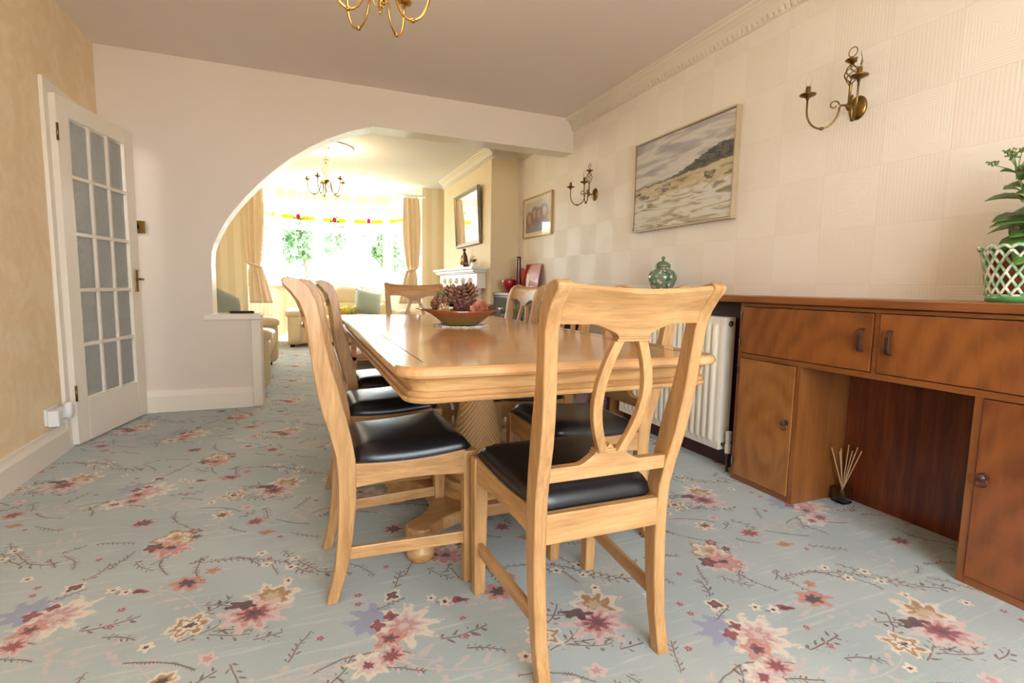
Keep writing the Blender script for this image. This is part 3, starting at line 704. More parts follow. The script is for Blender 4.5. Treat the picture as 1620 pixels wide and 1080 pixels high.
def make_chair():
    t = thing('dining_chair', '', 'chair')
    # rear posts, swept from foot to scrolled tip
    N = len(BACK)
    for s in (-1, 1):
        rings = []
        for i in range(N):
            (yb, zb), (yf, zf) = BACK[i], FRONT[i]
            w = 0.033; zo = (zb+zf)/2; xo = hwid(zo); 
            if zo < 0.3: xo = 0.192 - 0.004*(0.3-zo)/0.3
            x1, x0 = s*xo, s*(xo-w)
            rings.append([(x0, yb, zb), (x1, yb, zb), (x1, yf, zf), (x0, yf, zf)])
        tip = [((p[0]), p[1], p[2]) for p in rings[-1]]
        c = (tip[0][1]+tip[2][1])/2 - 0.010, (tip[0][2]+tip[2][2])/2+0.001
        rings.append([(p[0], c[0]+(p[1]-c[0])*0.45, c[1]+(p[2]-c[1])*0.45) for p in tip])
        bm = B(); loft(bm, rings); obj('rear_post', bm, 'oak_z', t, bevel=0.003, smooth=True, auto=40)
        # front leg: square, tapering
        fx = 0.196; bm = B(); rr = []
        for z, h in ((0, 0.017), (0.2, 0.020), (0.36, 0.0225), (0.438, 0.0225)):
            rr.append([(s*fx+a_*h, 0.188+b_*h, z) for a_, b_ in ((-1, -1), (1, -1), (1, 1), (-1, 1))])
        loft(bm, rr); obj('front_leg', bm, 'oak_z', t, bevel=0.004)
        # side apron, top edge dips towards the back
        Yr, Yf = -0.16, 0.17; bm = B()
        rings = []
        for k in range(9):
            q = k/8; y = Yr+(Yf-Yr)*q; xo = 0.188+(0.214-0.188)*q
            zt = 0.424+0.018*q-0.010*math.sin(PI*q); zb = 0.352+0.012*q+0.010*math.sin(PI*q)
            rings.append([(s*(xo-0.022), y, zb), (s*xo, y, zb), (s*xo, y, zt), (s*(xo-0.022), y, zt)])
        loft(bm, rings); obj('side_apron', bm, 'oak_y', t, bevel=0.002)
        bm = B(); loft(bm, [[(s*0.166, -0.18, 0.128), (s*0.182, -0.18, 0.128), (s*0.182, -0.18, 0.166), (s*0.166, -0.18, 0.166)], [(s*0.190, 0.185, 0.132), (s*0.206, 0.185, 0.132), (s*0.206, 0.185, 0.170), (s*0.190, 0.185, 0.170)]])
        obj('side_stretcher', bm, 'oak_y', t, bevel=0.003)
    bm = bx((-0.165, -0.205, 0.338), (0.165, -0.183, 0.413)); obj('rear_apron', bm, 'oak_x', t, bevel=0.002)
    bm = bx((-0.178, 0.185, 0.362), (0.178, 0.207, 0.438)); obj('front_apron', bm, 'oak_x', t, bevel=0.002)
    # seat pad: domed trapezoid
    bm = B(); n = 18; g = []
    def edge(u, v, grow=1.0):   # u,v in -1..1 rounded square to trapezoid
        y = 0.010+v*0.190*grow; wl = (0.183+(y+0.16)*0.076)*grow
        if v < -0.6: wl = wl-0.012*((-0.6-v)/0.4)
        return u*wl, y
    def sq(u, v):
        r = 0.16
        au, av = abs(u), abs(v)
        if au > 1-r and av > 1-r:
            du, dv = au-(1-r), av-(1-r); mx = max(du, dv); l = math.hypot(du, dv)
            if l > 0: f = mx/l; du, dv = du*f, dv*f
            u = math.copysign(1-r+du, u); v = math.copysign(1-r+dv, v)
        return u, v
    for i in range(n+1):
        row = []
        for j in range(n+1):
            u, v = -1+2*i/n, -1+2*j/n
            e = min(1-abs(u), 1-abs(v))
            h = 0.043*(1-(1-min(1, e/0.42))**3.0) + 0.004*max(0, e-0.4)
            uu, vv = sq(u, v); x, y = edge(uu, vv)
            qq = max(0, min(1, (y+0.16)/0.33)); zb = 0.426+0.018*qq-0.010*math.sin(PI*qq)*abs(u)**2
            if y < -0.15: zb -= 0.008*min(1, (-y-0.15)/0.03)
            row.append(bm.verts.new((x, y, zb+h)))
        g.append(row)
    for i in range(n):
        for j in range(n): bm.faces.new([g[i][j], g[i+1][j], g[i+1][j+1], g[i][j+1]])
    rim = [g[i][0] for i in range(n+1)]+[g[n][j] for j in range(1, n+1)]+[g[i][n] for i in range(n-1, -1, -1)]+[g[0][j] for j in range(n-1, 0, -1)]
    low = [bm.verts.new((v.co.x*0.93, v.co.y*0.95, v.co.z-0.016)) for v in rim]
    for i in range(len(rim)): bm.faces.new([rim[i], rim[(i+1) % len(rim)], low[(i+1) % len(rim)], low[i]])
    bm.faces.new(low)
    obj('seat', bm, 'leather', t, smooth=True, label='black leather seat pad')
    # crest rail: follows the scroll of the posts, bowed back in plan, with a drop in the middle
    nx, nz = 32, 10; bm = B()
    def crest_pt(u, q, side):
        # u -1..1 across, q 0 bottom..1 top, side 0 back face, 1 front face
        x = u*0.186
        au = abs(u)
        # lower edge: high at ends, drops to the centre block
        if au < 0.22: zb = 0.842
        else:
            k = (au-0.22)/(0.78); zb = 0.848+0.026*min(1, (k/0.42))**0.7 if k < 0.42 else 0.874
        z = zb+(0.962-zb)*q
        z -= 0.010*(1-u*u)*q
        bow = 0.016*(1-u*u)
        yb = interp(BACK, z)+0.004; yf = interp(FRONT, z)-0.010
        if q > 0.86:
            r = (q-0.86)/0.14; mid = (yb+yf)/2-0.008*r
            yb = yb+(mid-yb)*r*r*0.9; yf = yf+(mid-yf)*r*r*0.9
        y = (yb if side == 0 else max(yf, yb+0.016)) - bow
        return (x, y, z)
    grid = []
    for side in (0, 1):
        gg = [[bm.verts.new(crest_pt(-1+2*i/nx, j/nz, side)) for j in range(nz+1)] for i in range(nx+1)]; grid.append(gg)
    for side in (0, 1):
        gg = grid[side]
        for i in range(nx):
            for j in range(nz): bm.faces.new([gg[i][j], gg[i+1][j], gg[i+1][j+1], gg[i][j+1]])
    A_, C_ = grid
    for i in range(nx):
        bm.faces.new([A_[i][0], A_[i+1][0], C_[i+1][0], C_[i][0]]); bm.faces.new([A_[i][nz], A_[i+1][nz], C_[i+1][nz], C_[i][nz]])
    for j in range(nz):
        bm.faces.new([A_[0][j], A_[0][j+1], C_[0][j+1], C_[0][j]]); bm.faces.new([A_[nx][j], A_[nx][j+1], C_[nx][j+1], C_[nx][j]])
    obj('crest_rail', bm, 'oak_x', t, smooth=True, auto=45)
    ymid = lambda z: (interp(BACK, z)+interp(FRONT, z))/2-0.008
    bm = B()
    for (w, z0, z1) in ((0.043, 0.846, 0.851), (0.040, 0.840, 0.846), (0.043, 0.834, 0.840)):
        y = ymid(z0)-0.012; box(bm, (-w, y-0.014, z0), (w, y+0.014, z1))
    obj('crest_block', bm, 'oak_x', t, bevel=0.0015)
    # lower back rail with the raised middle
    bm = B(); up = []
    for k in range(25):
        u = -1+2*k/24; au = abs(u); x = u*0.168
        z = 0.532+0.024*max(0, 1-max(0, au-0.26)/0.24)**1.5 if au > 0.26 else 0.556
        up.append((x, z))
    lo = [(0.168*(-1+2*k/12), 0.497+0.0*k) for k in range(12, -1, -1)]
    pts = up+lo; y = ymid(0.52)
    prism(bm, pts, 'Y', y-0.012, y+0.012); obj('lower_rail', bm, 'oak_x', t, bevel=0.002)
    bm = B()
    for (w, z0, z1) in ((0.046, 0.554, 0.560), (0.041, 0.560, 0.566)):
        box(bm, (-w, y-0.016, z0), (w, y+0.012, z1))
    prism(bm, [(-0.012, 0.565), (0.012, 0.565), (0.0, 0.578)], 'Y', y-0.012, y+0.010)
    obj('rail_block', bm, 'oak_x', t, bevel=0.0015)
    # two bowed splats forming an open oval
    for s in (-1, 1):
        rings = []
        for k in range(17):
            q = k/16; z = 0.56+(0.842-0.56)*q
            xc = s*(0.016+0.046*math.sin(PI*(q*0.90+0.06))**1.0 - 0.0*q) + s*0.006*q
            y = ymid(z)-0.004-0.006*q; w = 0.0125; d = 0.009
            rings.append([(xc-w, y-d, z), (xc+w, y-d, z), (xc+w, y+d, z), (xc-w, y+d, z)])
        bm = B(); loft(bm, rings); obj('splat', bm, 'oak_z', t, bevel=0.002)
    return t
GC = 'matching oak dining chairs round the table'
chair = make_chair()
chair.location = (0.683, 1.252, 0); chair['group'] = GC
chair['label'] = 'oak dining chair nearest the camera, seen from behind at the table end'
dup(chair, (0.290, 1.715, 0), -PI/2, 'oak dining chair on the left of the table, nearest of that row, seen side on', GC)
dup(chair, (0.322, 2.290, 0), -PI/2, 'oak dining chair on the left of the table, middle of its row', GC)
dup(chair, (0.408, 2.870, 0), -PI/2, 'oak dining chair on the left of the table, farthest of that row', GC)
dup(chair, (0.985, 1.735, 0), PI/2, 'oak dining chair on the radiator side, seat seen through the nearest chair back', GC)
dup(chair, (0.985, 2.330, 0), PI/2, 'oak dining chair on the radiator side of the table, middle of its row', GC)
dup(chair, (0.985, 2.915, 0), PI/2, 'oak dining chair on the radiator side, farthest of its row, crest right of the bowl', GC)
dup(chair, (0.765, 3.52, 0), PI, 'oak dining chair at the far end of the table facing the camera', GC)

# ------------------------------------------------------------------ bowl of pine cones
def lace():
    t = NT('white_lace'); o = t.obj(); s = t.xyz(o)
    r = t.ma('SQRT', t.ma('ADD', t.ma('MULTIPLY', s[0], s[0]), t.ma('MULTIPLY', s[1], s[1])))
    a = t.ma('ARCTAN2', s[1], s[0])
    h = t.ma('MULTIPLY', t.ma('SINE', t.ma('MULTIPLY', r, 520)), t.ma('SINE', t.ma('MULTIPLY', a, 36)))
    t.bump(h, 0.8, 0.004)
    return t.fin(t.mix(t.step(h, -0.2, 0.3), srgb(206, 196, 184), srgb(240, 236, 228)), 0.9)
MT['lace'] = lace()
BXc, BYc = 0.665, 2.25
bm = B(); n = 72; rings = []
for (r, z) in ((0.0, 0.0015), (0.07, 0.0015), (0.105, 0.0025), (0.122, 0.003)):
    rings.append([(r*(1+0.06*math.cos(12*2*PI*k/n)*(r > 0.1))*math.cos(2*PI*k/n), r*(1+0.06*math.cos(12*2*PI*k/n)*(r > 0.1))*math.sin(2*PI*k/n)*0.92, z+0.004*(r > 0.1)*math.sin(24*2*PI*k/n)**2) for k in range(n)])
low = [[(p[0], p[1], 0.0) for p in rings[-1]]]
loft(bm, low+rings[::-1], cap=True)
tag(obj('lace_doily', bm, 'lace', None, smooth=True, loc=(BXc, BYc, TZ+0.0006)), 'white lace doily under the pine cone bowl on the table', 'doily')
def bowlmat():
    t = NT('orange_green_glaze'); s = t.xyz(t.obj())
    f = t.step(t.ma('ADD', s[2], t.ma('MULTIPLY', t.noise(t.obj(), 9, 2), 0.02)), 0.02, 0.068)
    return t.fin(t.mix(f, srgb(120, 100, 38), srgb(140, 74, 38)), 0.22, Coat_Weight=0.4)
MT['bowl'] = bowlmat()
bowl = thing('pointed_bowl', 'orange-brown pointed boat-shaped bowl holding pine cones on the lace doily', 'bowl', (BXc, BYc, TZ+0.006))
bm = B(); n = 48
def bowl_ring(rx, ry, z, pt, lift):
    out = []
    for k in range(n):
        a = 2*PI*k/n; c, s = math.cos(a), math.sin(a)
        rr = rx*(abs(c)**(1.0))*(1 if c > 0 else -1)
        ex = 1+pt*abs(c)**6
        out.append((rx*c*ex, ry*s*(1-0.25*pt*abs(c)**2), z+lift*abs(c)**4))
    return out
outer = [bowl_ring(0.075, 0.055, 0.0, 0, 0), bowl_ring(0.085, 0.062, 0.006, 0, 0), bowl_ring(0.11, 0.082, 0.028, 0.05, 0.002), bowl_ring(0.135, 0.10, 0.05, 0.12, 0.004), bowl_ring(0.15, 0.115, 0.066, 0.22, 0.006)]
inner = [bowl_ring(0.147, 0.112, 0.067, 0.22, 0.006), bowl_ring(0.13, 0.096, 0.052, 0.1, 0.004), bowl_ring(0.10, 0.075, 0.03, 0.03, 0), bowl_ring(0.07, 0.05, 0.010, 0, 0)]
loft(bm, outer+inner); obj('dish', bm, 'bowl', bowl, smooth=True)
bm = B()
for s in (-1, 1):
    tube(bm, [(s*0.172, 0, 0.071), (s*0.19, 0, 0.0735), (s*0.208, 0, 0.0745)], [0.008, 0.0055, 0.0015], 8)
obj('pointed_tip', bm, 'chrome', bowl, smooth=True, label='silver pointed tips')
def cone_mesh(R, H, rows, per, sc, fl=0.5, seed=0):
    rnd = random.Random(seed); bm = B()
    lathe(bm, [(0, 0), (R*0.35, H*0.05), (R*0.5, H*0.35), (R*0.35, H*0.7), (0.001, H*0.95)], seg=10)
    for i in range(rows):
        q = (i+0.5)/rows; z = H*q; rr = R*math.sin(PI*(0.12+0.80*q))**0.8
        for k in range(per):
            a = 2*PI*(k/per+i*0.382)+rnd.uniform(-.08, .08)
            tilt = fl*(0.9-1.2*q); L = rr*0.74; r0 = rr*0.28
            w = sc*(0.42+0.45*math.sin(PI*q))
            ca, sa = math.cos(a), math.sin(a)
            def P(r, side, dz): return (ca*r-sa*side, sa*r+ca*side, z+dz)
            up = L*(0.85-tilt)
            v = [P(r0, 0, -sc*0.1), P(r0+L*0.6, -w, up*0.6), P(r0+L, -w*0.55, up), P(r0+L*1.06, 0, up+sc*0.15), P(r0+L, w*0.55, up), P(r0+L*0.6, w, up*0.6)]
            v2 = [(p[0]*(1.0 if i_ in (0,) else 0.97), p[1]*(1.0 if i_ in (0,) else 0.97), p[2]-sc*(0.25 if i_ in (0, 1, 5) else 0.62)) for i_, p in enumerate(v)]
            loft(bm, [v, v2])
    return bm
def cmat(n, tip, basec):
    t = NT(n); o = t.obj(); s = t.xyz(o)
    r = t.ma('SQRT', t.ma('ADD', t.ma('MULTIPLY', s[0], s[0]), t.ma('MULTIPLY', s[1], s[1])))
    return t.fin(t.mix(t.step(r, 0.014, 0.034), basec, tip), 0.6)
MT['cone_brown'] = cmat('pine_cone_brown', srgb(142, 98, 74), srgb(50, 28, 20))
MT['cone_cream'] = cmat('pine_cone_cream', srgb(222, 196, 142), srgb(168, 132, 84))
MT['cone_pink'] = cmat('pine_cone_pink', srgb(222, 152, 120), srgb(190, 110, 86))
MT['cone_plum'] = cmat('pine_cone_plum', srgb(122, 70, 66), srgb(72, 36, 36))
MT['cone_grey'] = cmat('pine_cone_grey', srgb(110, 88, 78), srgb(76, 58, 50))
protos = {}
cones = [ # x, y, z, R, H, mat, tiltx, tilty, label
 (-0.035, 0.035, 0.085, 0.052, 0.085, 'cone_brown', -0.4, 0.3, 'large open brown pine cone at the top of the heap, left of its neighbour'),
 (0.055, 0.02, 0.088, 0.056, 0.09, 'cone_brown', -0.3, -0.35, 'large open brown pine cone at the top of the heap, right of its neighbour'),
 (-0.095, -0.005, 0.058, 0.042, 0.07, 'cone_brown', 0.5, 0.6, 'open brown pine cone at the left shoulder of the heap'),
 (0.012, -0.045, 0.062, 0.040, 0.062, 'cone_plum', 1.0, 0.0, 'plum-brown pine cone in the middle of the front row of the bowl'),
 (-0.062, -0.052, 0.056, 0.032, 0.05, 'cone_cream', 1.25, -0.2, 'cream rosette pine cone at the front left of the bowl'),
 (0.078, -0.05, 0.056, 0.032, 0.045, 'cone_pink', 1.2, 0.25, 'salmon pink cone at the front right of the bowl'),
 (0.112, 0.008, 0.060, 0.034, 0.05, 'cone_pink', 0.5, -0.7, 'pink cone tucked behind the front salmon one'),
 (0.125, -0.038, 0.050, 0.026, 0.045, 'cone_grey', 0.8, 0.4, 'small smooth grey-brown cone at the right tip of the heap'),
 (-0.125, -0.035, 0.050, 0.026, 0.045, 'cone_plum', 0.8, -0.4, 'small reddish cone at the left tip of the heap'),
 (-0.095, -0.058, 0.046, 0.024, 0.045, 'cone_brown', 1.1, -0.6, 'small brown cone low at the front left, beside the cream one'),
 (0.042, -0.062, 0.046, 0.026, 0.045, 'cone_plum', 1.3, 0.3, 'dark cone low between the plum-brown and salmon cones'),
 (-0.022, -0.064, 0.045, 0.024, 0.042, 'cone_brown', 1.3, 0.0, 'dark brown cone low between the cream and plum-brown cones')]
for i, (x, y, z, R, H, mt, rx, ry, lab) in enumerate(cones):
    rows, per = (6, 8) if R > 0.035 else (6, 7)
    c = obj('pine_cone', cone_mesh(R, H, rows, per, R*0.30, 0.5, i), mt, None, loc=(BXc+x*0.98, BYc+y*0.8+0.012, TZ+0.006+z-0.002))
    c.rotation_euler = (rx, ry, i*1.1)
    tag(c, lab, 'pine cone', 'pine cones in the bowl')
MT['sprig'] = plain('green_sprig', srgb(70, 120, 70), 0.7, var=0.2)
bm = B(); rnd = random.Random(3)
for k in range(46):
    a = rnd.uniform(0, 2*PI); e = rnd.uniform(0.1, 1.4); L = rnd.uniform(0.018, 0.034)
    d = Vector((math.cos(a)*math.cos(e), math.sin(a)*math.cos(e), math.sin(e)))
    tube(bm, [d*0.004, d*L], [0.0022, 0.0006], 5)
tag(obj('green_sprig', bm, 'sprig', None, loc=(BXc-0.085, BYc+0.05, TZ+0.128)), 'small green sprig standing behind the pine cones, left', 'sprig')

# ------------------------------------------------------------------ sideboard, top, radiator
FX = 2.010; CY1, CY0 = 1.935, 0.605; KY1, KY0 = 1.585, 0.945; BKX = 2.342
sb = thing('sideboard', 'mahogany sideboard with two flap doors over a knee hole between cupboards', 'sideboard', (0, 0, 0))
e = 0.02
for ya_, yb_, zt_ in ((CY1-e, CY1, 0.893), (KY1-e*0.3, KY1+e*0.9, 0.625), (KY0-e*0.9, KY0+e*0.3, 0.625), (CY0, CY0+e, 0.893)):
    obj('side_panel', bx((FX, ya_, 0), (BKX, yb_, zt_)), 'mah', sb, bevel=0.0015)
bm = B()
box(bm, (FX, CY0+e, 0.625), (BKX, CY1-e, 0.648)); box(bm, (FX, CY0+e, 0.878), (BKX, CY1-e, 0.893))
box(bm, (FX, KY1+e*0.9, 0.0), (BKX, CY1-e, 0.026)); box(bm, (FX, CY0+e, 0.0), (BKX, KY0-e*0.9, 0.026))
box(bm, (FX, 1.266, 0.648), (BKX, 1.286, 0.878))
obj('carcass_rails', bm, 'mah_y', sb, bevel=0.0015)
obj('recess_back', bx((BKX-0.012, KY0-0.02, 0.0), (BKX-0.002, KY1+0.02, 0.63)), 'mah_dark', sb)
fl1 = obj('flap_door', bx((FX-0.006, 1.290, 0.652), (FX+0.014, CY1-e-0.003, 0.875)), veneer('veneer_flap', 1.4, 0.3, 2.0, srgb(150, 88, 40), srgb(112, 60, 26)), sb, bevel=0.0015)
fl2 = obj('flap_door', bx((FX-0.006, CY0+e+0.003, 0.652), (FX+0.014, 1.262, 0.875)), veneer('veneer_flap_right', 0.8, 0.4, 5.0, srgb(148, 86, 40), srgb(106, 56, 24)), sb, bevel=0.0015)
cd1 = obj('cupboard_door', bx((FX-0.006, KY1+e*0.9+0.003, 0.029), (FX+0.014, CY1-e-0.003, 0.622)), veneer('veneer_door', 1.74, 0.20, 8.0, srgb(164, 108, 56), srgb(132, 80, 38)), sb, bevel=0.0015)
cd2 = obj('cupboard_door', bx((FX-0.006, CY0+e+0.003, 0.029), (FX+0.014, KY0-e*0.9-0.003, 0.622)), veneer('veneer_door_right', 0.5, -0.5, 11.0, srgb(138, 78, 38), srgb(102, 54, 26)), sb, bevel=0.0015)
for par, y in ((fl1, 1.325), (fl2, 1.222)):
    bm = B(); x = FX-0.006
    pr = [(x, 0.722), (x-0.018, 0.730), (x-0.024, 0.748), (x-0.024, 0.792), (x-0.018, 0.810), (x, 0.818), (x, 0.806), (x-0.010, 0.800), (x-0.013, 0.786), (x-0.013, 0.754), (x-0.010, 0.740), (x, 0.734)]
    prism(bm, pr, 'Y', y-0.009, y+0.009); obj('handle', bm, 'bronze', par, bevel=0.002, label='dark faceted pull handle')
for par, y, z in ((cd1, 1.630, 0.365), (cd2, 0.900, 0.375)):
    bm = B()
    rings = [[(FX-0.006-h, y+r*math.cos(2*PI*k/14), z+r*math.sin(2*PI*k/14)) for k in range(14)] for r, h in ((0.012, 0.0), (0.014, 0.003), (0.005, 0.006), (0.005, 0.014), (0.012, 0.019), (0.013, 0.025), (0.008, 0.030), (0.001, 0.031))]
    loft(bm, rings)
    tube(bm, arc((FX-0.020, y, z-0.018), 0.014, 0, 2*PI*15/16, 15, 'YZ'), 0.0022, 6, loop=True)
    obj('knob', bm, 'bronze', par, smooth=True, auto=50, label='turned knob with drop ring')
bm = B()
for z in (0.835, 0.70, 0.56, 0.10):
    box(bm, (FX-0.010, CY1-0.016, z-0.018), (FX-0.005, CY1-0.010, z+0.018))
obj('hinge', bm, 'chrome', sb)
tag(obj('worktop', bx((FX-0.028, CY0-0.02, 0.896), (BKX+0.004, 3.10, 0.930)), 'mah_y', None, bevel=0.006), 'long mahogany top running over the sideboard and radiator', 'worktop')
tag(obj('end_panel', bx((FX+0.01, 3.06, 0), (BKX, 3.085, 0.895)), 'mah', None, bevel=0.0015), 'mahogany upright at the far end of the long top past the radiator', 'panel')
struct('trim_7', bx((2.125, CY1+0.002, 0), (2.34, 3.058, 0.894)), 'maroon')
rad = thing('radiator', 'cream ribbed panel radiator under the long wooden top', 'radiator', (2.03, 2.055, 0))
RL = 0.93; z0, z1 = 0.105, 0.815
bm = B()
prof = [(0, 0)]
ns = 19
pts = []
for k in range(ns*8+1):
    u = k/8; y = 0.03+(RL-0.06)*(k/(ns*8)); ph = (k % 8)/8
    dx = 0.0 if ph < 0.3 else (-0.011 if 0.42 < ph < 0.88 else -0.005)
    pts.append((y, dx))
pts = [(0, 0.004), (0.012, -0.004)] + pts + [(RL-0.012, -0.004), (RL, 0.004)]
def rring(z, k, inset=0.0): return [(dx*k+0.004*(1-k)+inset, y, z) for y, dx in pts]
R_ = [rring(z0, 0, 0.004), rring(z0+0.006, 0), rring(z0+0.035, 0), rring(z0+0.05, 1), rring(z1-0.05, 1), rring(z1-0.035, 0), rring(z1-0.006, 0), rring(z1, 0, 0.004)]
back = [(0.02, y, z) for y, _ in pts for z in ()]
loft(bm, R_, closed_ring=False, cap=False)
obj('front_panel', bm, 'white_rad', rad, smooth=True, auto=50)
bm = B(); box(bm, (0.0045, 0.0, z0), (0.062, RL, z0+0.008)); box(bm, (0.0045, 0.0, z1-0.010), (0.075, RL, z1)); box(bm, (0.0045, -0.001, z0), (0.075, 0.006, z1)); box(bm, (0.0045, RL-0.006, z0), (0.075, RL+0.001, z1)); box(bm, (0.066, 0.0, z0), (0.076, RL, z1))
obj('casing', bm, 'white_rad', rad, bevel=0.003)
bm = B(); rings = [[(0.038+r*math.cos(2*PI*k/12), -h, z1-0.035+r*math.sin(2*PI*k/12)) for k in range(12)] for r, h in ((0.016, 0.0), (0.016, 0.006), (0.010, 0.008), (0.008, 0.012), (0.001, 0.0125))]
loft(bm, rings); obj('bleed_plug', bm, 'chrome', rad)
bm = B(); lathe(bm, [(0.0, 0.10), (0.017, 0.10), (0.017, 0.15), (0.013, 0.155), (0.013, 0.16), (0.017, 0.165), (0.016, 0.215), (0, 0.217)], (0.03, -0.045, 0), 14)
v = obj('valve', bm, 'plastic', rad, smooth=True, auto=40)
bm = B(); lathe(bm, [(0.0085, 0.0), (0.0085, 0.1)], (0.03, -0.045, 0), 10); tube(bm, [(0.03, -0.045, 0.135), (0.03, 0.0, 0.135)], 0.010, 8); lathe(bm, [(0.014, 0.085), (0.016, 0.09), (0.016, 0.11), (0.012, 0.115)], (0.03, -0.045, 0), 6)
obj('pipe', bm, 'bronze', v, label='dark metal pipe and coupling')

# reed diffuser
rd = thing('reed_diffuser', 'small glass reed diffuser with pale sticks on the carpet in the knee hole', 'diffuser', (2.265, 1.525, 0))
bm = B()
o_ = rrect(-0.03, -0.03, 0.03, 0.03, 0.006, 3); i_ = rrect(-0.026, -0.026, 0.026, 0.026, 0.004, 3)
loft(bm, [[(x, y, 0.0) for x, y in o_], [(x, y, 0.068) for x, y in o_], [(x, y, 0.068) for x, y in i_], [(x, y, 0.008) for x, y in i_]])
obj('glass_jar', bm, 'glass', rd)
for k in range(10):
    a = k*2.4; tr = 0.05+0.022*((k*37) % 5)/5
    bm = B(); tube(bm, [(-0.018*math.cos(a)*0.9, -0.018*math.sin(a)*0.9, 0.010), (tr*math.cos(a)*0.9, tr*math.sin(a), 0.235+0.012*(k % 3))], 0.0022, 6)
    obj('reed', bm, 'reed', rd)

# ginger jar
def jarmat():
    t = NT('green_floral_porcelain'); o = t.obj()
    v = t.n('ShaderNodeTexVoronoi'); t.set(v.inputs['Vector'], o); v.inputs['Scale'].default_value = 34
    n = t.noise(o, 24, 3)
    c = t.mix(t.step(n, 0.42, 0.5), srgb(74, 98, 74), srgb(112, 134, 104))
    c = t.mix(t.step(v.outputs['Distance'], 0.42, 0.30), c, t.mix(t.step(t.noise(o, 11, 1), 0.45, 0.55), srgb(214, 196, 176), srgb(150, 176, 150)))
    return t.fin(c, 0.12, Coat_Weight=0.5)
MT['jar'] = jarmat()
MT['jar_lid'] = plain('green_porcelain', srgb(112, 136, 104), 0.12, var=0.25, bs=90, Coat_Weight=0.5)
gj = thing('ginger_jar', 'green floral porcelain ginger jar with domed lid on the long wooden top', 'jar', (2.19, 2.78, 0.931))
bm = B(); lathe(bm, [(0, 0), (0.052, 0), (0.056, 0.006), (0.064, 0.025), (0.084, 0.065), (0.092, 0.095), (0.090, 0.118), (0.074, 0.142), (0.050, 0.154), (0.044, 0.158), (0.044, 0.166)], seg=40)
obj('body', bm, 'jar', gj, smooth=True)
bm = B(); lathe(bm, [(0.048, 0.163), (0.050, 0.166), (0.050, 0.182), (0.046, 0.186), (0.034, 0.198), (0.016, 0.206), (0.008, 0.210), (0.006, 0.214), (0.011, 0.220), (0.012, 0.228), (0.007, 0.236), (0, 0.238)], seg=32)
obj('lid', bm, 'jar_lid', gj, smooth=True)

# potted plant in a pierced pot
pp = thing('potted_plant', 'leafy green sedum plant in a pierced cream and green pot on the sideboard top', 'plant', (2.19, 0.925, 0.931))
def potmat():
    t = NT('cream_green_glaze'); o = t.obj(); s = t.xyz(o)
    g = t.step(t.noise(o, 38, 2), 0.45, 0.56)
    c = t.mix(t.ma('MULTIPLY', g, 0.75), srgb(232, 232, 206), srgb(120, 190, 140))
    c = t.mix(t.step(s[2], 0.021, 0.017), c, srgb(96, 166, 96))
    return t.fin(c, 0.15, Coat_Weight=0.4)
MT['pot'] = potmat()
bm = B(); rp = lambda z: 0.103+0.026*(z/0.185)**1.6
NS, NR = 22, 6
lathe(bm, [(0, 0), (rp(0)+0.002, 0), (rp(0)+0.002, 0.024), (rp(0)-0.006, 0.026), (rp(0)-0.006, 0.006), (0, 0.006)], seg=44)
# lattice of crossing strips leaves real diamond holes
for dirn in (1, -1):
    for k in range(NS):
        pts = []
        for j in range(19):
            q = j/18; z = 0.022+0.145*q; a = 2*PI*(k/NS)+dirn*q*2*PI*3/NS
            r = rp(z)+0.0012*dirn; pts.append((r*math.cos(a), r*math.sin(a), z))
        tube(bm, pts, 0.0048, 5)
for j in range(1, 6):
    z = 0.022+0.145*j/6*1.0
    for k in range(NS):
        a = 2*PI*((k+(0.5 if j % 2 else 0))/NS)
        if True:
            c = Vector((rp(z)*math.cos(a), rp(z)*math.sin(a), z)); bmesh.ops.create_icosphere(bm, subdivisions=1, radius=0.0062, matrix=Matrix.Translation(c))
pts = []
for k in range(88):
    a = 2*PI*k/88; sc = abs(math.sin(a*NS/2)); pts.append(((0.131+0.003*sc)*math.cos(a), (0.131+0.003*sc)*math.sin(a), 0.170+0.010*sc))
tube(bm, pts, 0.0055, 6, loop=True)
obj('pierced_pot', bm, 'pot', pp, smooth=True)
bm = B(); lathe(bm, [(0, 0.009), (0.090, 0.009), (0.112, 0.155), (0.110, 0.157), (0.086, 0.15), (0, 0.152)], seg=24); obj('inner_pot', bm, plain('terracotta', srgb(150, 70, 42), 0.8), pp, smooth=True, auto=40)
bm = B(); lathe(bm, [(0, 0.150), (0.103, 0.150), (0.1, 0.158), (0, 0.160)], seg=24); obj('soil', bm, 'soil', pp)
def leafmat():
    t = NT('green_leaf'); n = t.noise(t.obj(), 20, 2)
    return t.fin(t.mix(n, srgb(48, 92, 34), srgb(86, 128, 56)), 0.35, Subsurface_Weight=0.1)
MT['leaf'] = leafmat()
def leaf(bm, base, d, L, w, droop, serr=True):
    d = Vector(d).normalized(); side = (d.cross(Vector((0, 0, 1))).normalized()*0.85+Vector((0, 0, 0.55*(1 if serr else 0)))).normalized(); n = 9; pr = []
    for i in range(n+1):
        q = i/n; c = Vector(base)+d*L*q+Vector((0, 0, -droop*q*q*L)); ww = w*math.sin(PI*min(1, q*0.86+0.09))**0.8*(1+(0.10 if (serr and i % 2) else -0.02))
        if i == n: ww = 0.0006
        up = Vector((0, 0, 0.25*ww))
        pr.append([tuple(c-side*ww+up), tuple(c-Vector((0, 0, 0.0008))), tuple(c+side*ww+up), tuple(c+Vector((0, 0, 0.0012)))])
    loft(bm, pr)
rnd = random.Random(11)
stems = [((0.0, 0.0), (-0.01, 0.062), 0.345), ((0.02, -0.03), (0.05, -0.06), 0.33), ((-0.03, -0.02), (-0.05, -0.05), 0.30)]
